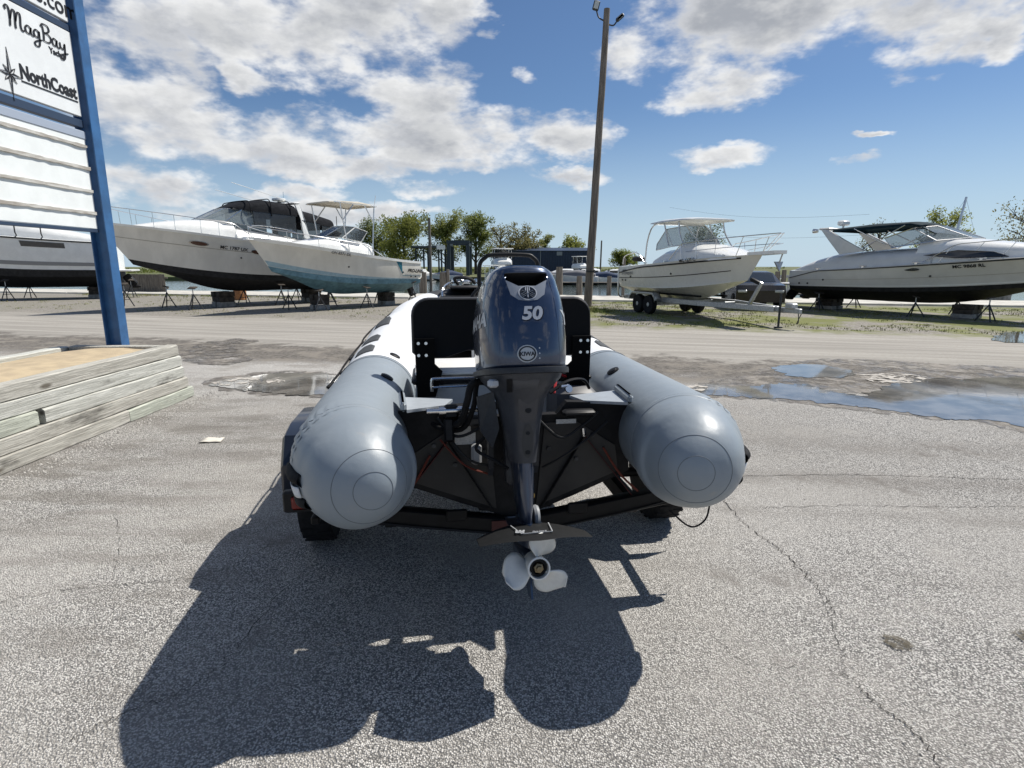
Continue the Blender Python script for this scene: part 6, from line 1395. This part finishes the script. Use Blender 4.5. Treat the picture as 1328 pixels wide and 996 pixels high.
for k, (px_, Y, L_, hd, kd, lb) in enumerate(((712,88,7.5,100,'cabin','white cabin boat moored at the left end of the row by the shed'),(732,86,7,80,'cover','boat under dark blue cover moored in front of the shed'),(741,105,9,200,'fly','white flybridge boat moored before the shed vent'),(758,95,8,95,'cabin','white cabin boat half hidden behind the tall wooden pole'),(776,84,8.5,80,'cover','long boat under grey cover moored right of the tall pole'),(792,90,8,100,'cabin','white cabin boat moored beside the lone bushy tree'),(806,86,6.5,90,'cover','small covered boat moored behind the thin pale pile'),(786,112,8,95,'cabin','far white cabin boat behind the moored row'),(700,112,7,95,'open','white boat with open top before the shed door'),(822,95,7.5,90,'cabin','white cabin boat moored behind the hardtop boat stern'))):
    small_boat(px_, 357, Y, L_, R(hd), kd, lb)
# floating docks
def dock(x0, y0, x1, y1, w_, label):
    d = Vector((x1-x0, y1-y0, 0)); L_ = d.length; r = empty('floating_dock', (x0, y0, -.70), math.atan2(d.y, d.x), label, 'dock'); n = max(3, int(L_/2.4))
    for i in range(n): mb = MB(); mb.box(((i+.5)*L_/n,0,.12), (L_/n-.04,w_,.12), None, .01); mb.build('deck_section', M_wood, r)
    for i in range(0, n, 2): mb = MB(); mb.box(((i+.5)*L_/n,0,-.12), (L_/n*.7,w_*.8,.36), None, .03); mb.build('float', M_black, r)
dock(wx(690,82), 82, wx(835,80), 80, 2.0, 'long floating dock in front of the moored boats')
dock(wx(1002,50), 50, wx(1060,46), 46, 1.8, 'short floating dock behind the trailered boat')
small_boat(1025, 380, 40, 5.5, R(95), 'open', 'low white skiff moored behind the stern of the silver cruiser', sc=.7)
# gangway truss behind the silver cruiser
gw = empty('dock_gangway', (15.8, 30.5, 0), R(-14), 'grey steel truss gangway on the basin edge behind the silver cruiser', 'gangway')
for zz in (.30, 1.15):
    for yy in (0, 1.1): mb = MB(); mb.bar((-5.5,yy,zz),(9,yy,zz),.09,.09); mb.build('chord', M_galv, gw, smooth=False)
for i in range(10):
    for yy in (0, 1.1):
        x = -5.5+1.45*i; mb = MB(); mb.bar((x,yy,.30),(x,yy,1.15),.07,.07); mb.build('upright', M_galv, gw, smooth=False)
        mb = MB(); mb.bar((x,yy,.30),(x+1.45,yy,1.15),.05,.05); mb.build('diagonal', M_galv, gw, smooth=False)
for yy in (-5.3, 8.8): mb = MB(); mb.box((yy,.55,.1), (.3,1.3,.4)); mb.build('foot', M_cblock, gw, smooth=False)
# sailboat mast behind the cruiser
sb = empty('sailing_boat', (wx(1275,48), 48, -.95), R(100), 'sailing boat moored beyond the basin edge with a bare raked mast', 'boat')
hS = Hull(8.5, 2.6, -.4, .2, .9, 1.2, rake=.2); hS.build(sb, M_white, M_blackpaint, n=14); trunk(sb, 'cabin', [(6.5,.4,1.0,1.15),(4.5,.8,.95,1.5),(3,.85,.9,1.5)], M_white)
mb = MB(); mb.tube([(0,4.6,1.2),(.0,3.6,8.0)], [.11,.09], 10); mb.box((0,4.1,4.8), (.5,.08,.08)); mb.build('mast', M_alu, sb)
tubes(sb, 'stay', [[(0,8.3,1.2),(0,3.6,7.9)],[(0,.2,.9),(0,3.6,7.9)],[(1.2,4.4,1.0),(.0,3.8,6.8)],[(-1.2,4.4,1.0),(.0,3.8,6.8)]], .012, M_steel, 4)
# overhead wires far right
for k in (0, 1):
    mb = MB(); A = Vector((wx(860,210), 210, 22.0-7*k)); Bq = Vector((wx(1110,150), 150, 14.5-5*k)); mb.tube([A.lerp(Bq, i/12)-Vector((0,0,2.0*math.sin(math.pi*i/12))) for i in range(13)], .022, 4)
    o = mb.build('power_line', M_black); tag(o, ('upper' if k == 0 else 'lower')+' thin sagging power line between hardtop boat and silver cruiser', 'cable', 'sagging power lines')
# ------------------------------------------------------------------ parked black car behind the trailered boat
def car(x, y, rz, label):
    r = empty('parked_car', (x, y, 0), rz, label, 'car'); M_car = mat('car_black', (.006,.006,.007), .25, coat=.4)
    prof = [(-2.05,.45),(-2.1,.75),(-1.95,.95),(-1.55,1.0),(-1.1,1.05),(-.55,1.40),(.35,1.46),(1.25,1.40),(1.8,1.02),(2.02,.92),(2.05,.5)]
    mb = MB(); rows = []
    for (hw, k) in ((-.86,.93),(-.89,1.),(-.75,1.02),(.75,1.02),(.89,1.),(.86,.93)):
        rows.append([((hw if b_ < 1.1 else hw*.80), a*(1 if k > .95 else .99), .3+(b_-.3)*k if b_ > .5 else .32) for a, b_ in prof])
    mb.loft(rows, False); n = len(prof); mb.f.append(tuple(range(n))); mb.f.append(tuple(len(mb.v)-n+i for i in range(n))); mb.build('body', M_car, r, ang=30)
    for sd in (-1, 1):
        pane(r, [(sd*.885,-.95,1.03),(sd*.895,1.45,1.03),(sd*.73,1.1,1.38),(sd*.73,-.5,1.37)], M_glass, 'side_window')
        for yy in (-1.3, 1.3):
            wh = empty('wheel', (sd*.80, yy, .32)); wh.parent = r; mb = MB(); mb.lathe((0,0,0), (sd,0,0), [(.2,-.1),(.30,-.1),(.32,-.06),(.32,.06),(.30,.1),(.2,.1)], 24); mb.build('tyre', M_rubber, wh); mb = MB(); mb.lathe((0,0,0), (sd,0,0), [(.2,.0),(.2,.07),(.05,.09)], 10); mb.build('rim', M_galv, wh)
        mb = MB(); mb.box((sd*.66,-2.09,.74), (.34,.06,.12), None, .03); mb.build('headlight', mat('lamp_glass', (.5,.52,.5), .15), r)
        mb = MB(); mb.box((sd*.70,2.03,.80), (.26,.05,.16), None, .02); mb.build('tail_light', M_red, r)
    pane(r, [(-.70,-1.12,1.07),(.70,-1.12,1.07),(.66,-.60,1.40),(-.66,-.60,1.40)], M_glass, 'windscreen'); pane(r, [(-.66,1.78,1.08),(.66,1.78,1.08),(.64,1.32,1.40),(-.64,1.32,1.40)], M_glass, 'rear_window')
car(9.9, 24.0, R(-12), 'black car parked behind the bow of the trailered hardtop boat')
# fence panel by the left boats
fn = empty('board_fence', (wx(193,37), 37, 0), R(-14), 'grey weathered board fence section behind the left cruisers', 'fence')
for i in range(18): mb = MB(); mb.box((-1.8+i*.2,0,.60), (.185,.03,1.15+random.uniform(-.02,.02))); mb.build('board', M_wood, fn, smooth=False)
for zz in (.3, .95): mb = MB(); mb.box((0,.04,zz), (3.7,.05,.09)); mb.build('rail', M_wood, fn, smooth=False)
bpy.context.view_layer.update()
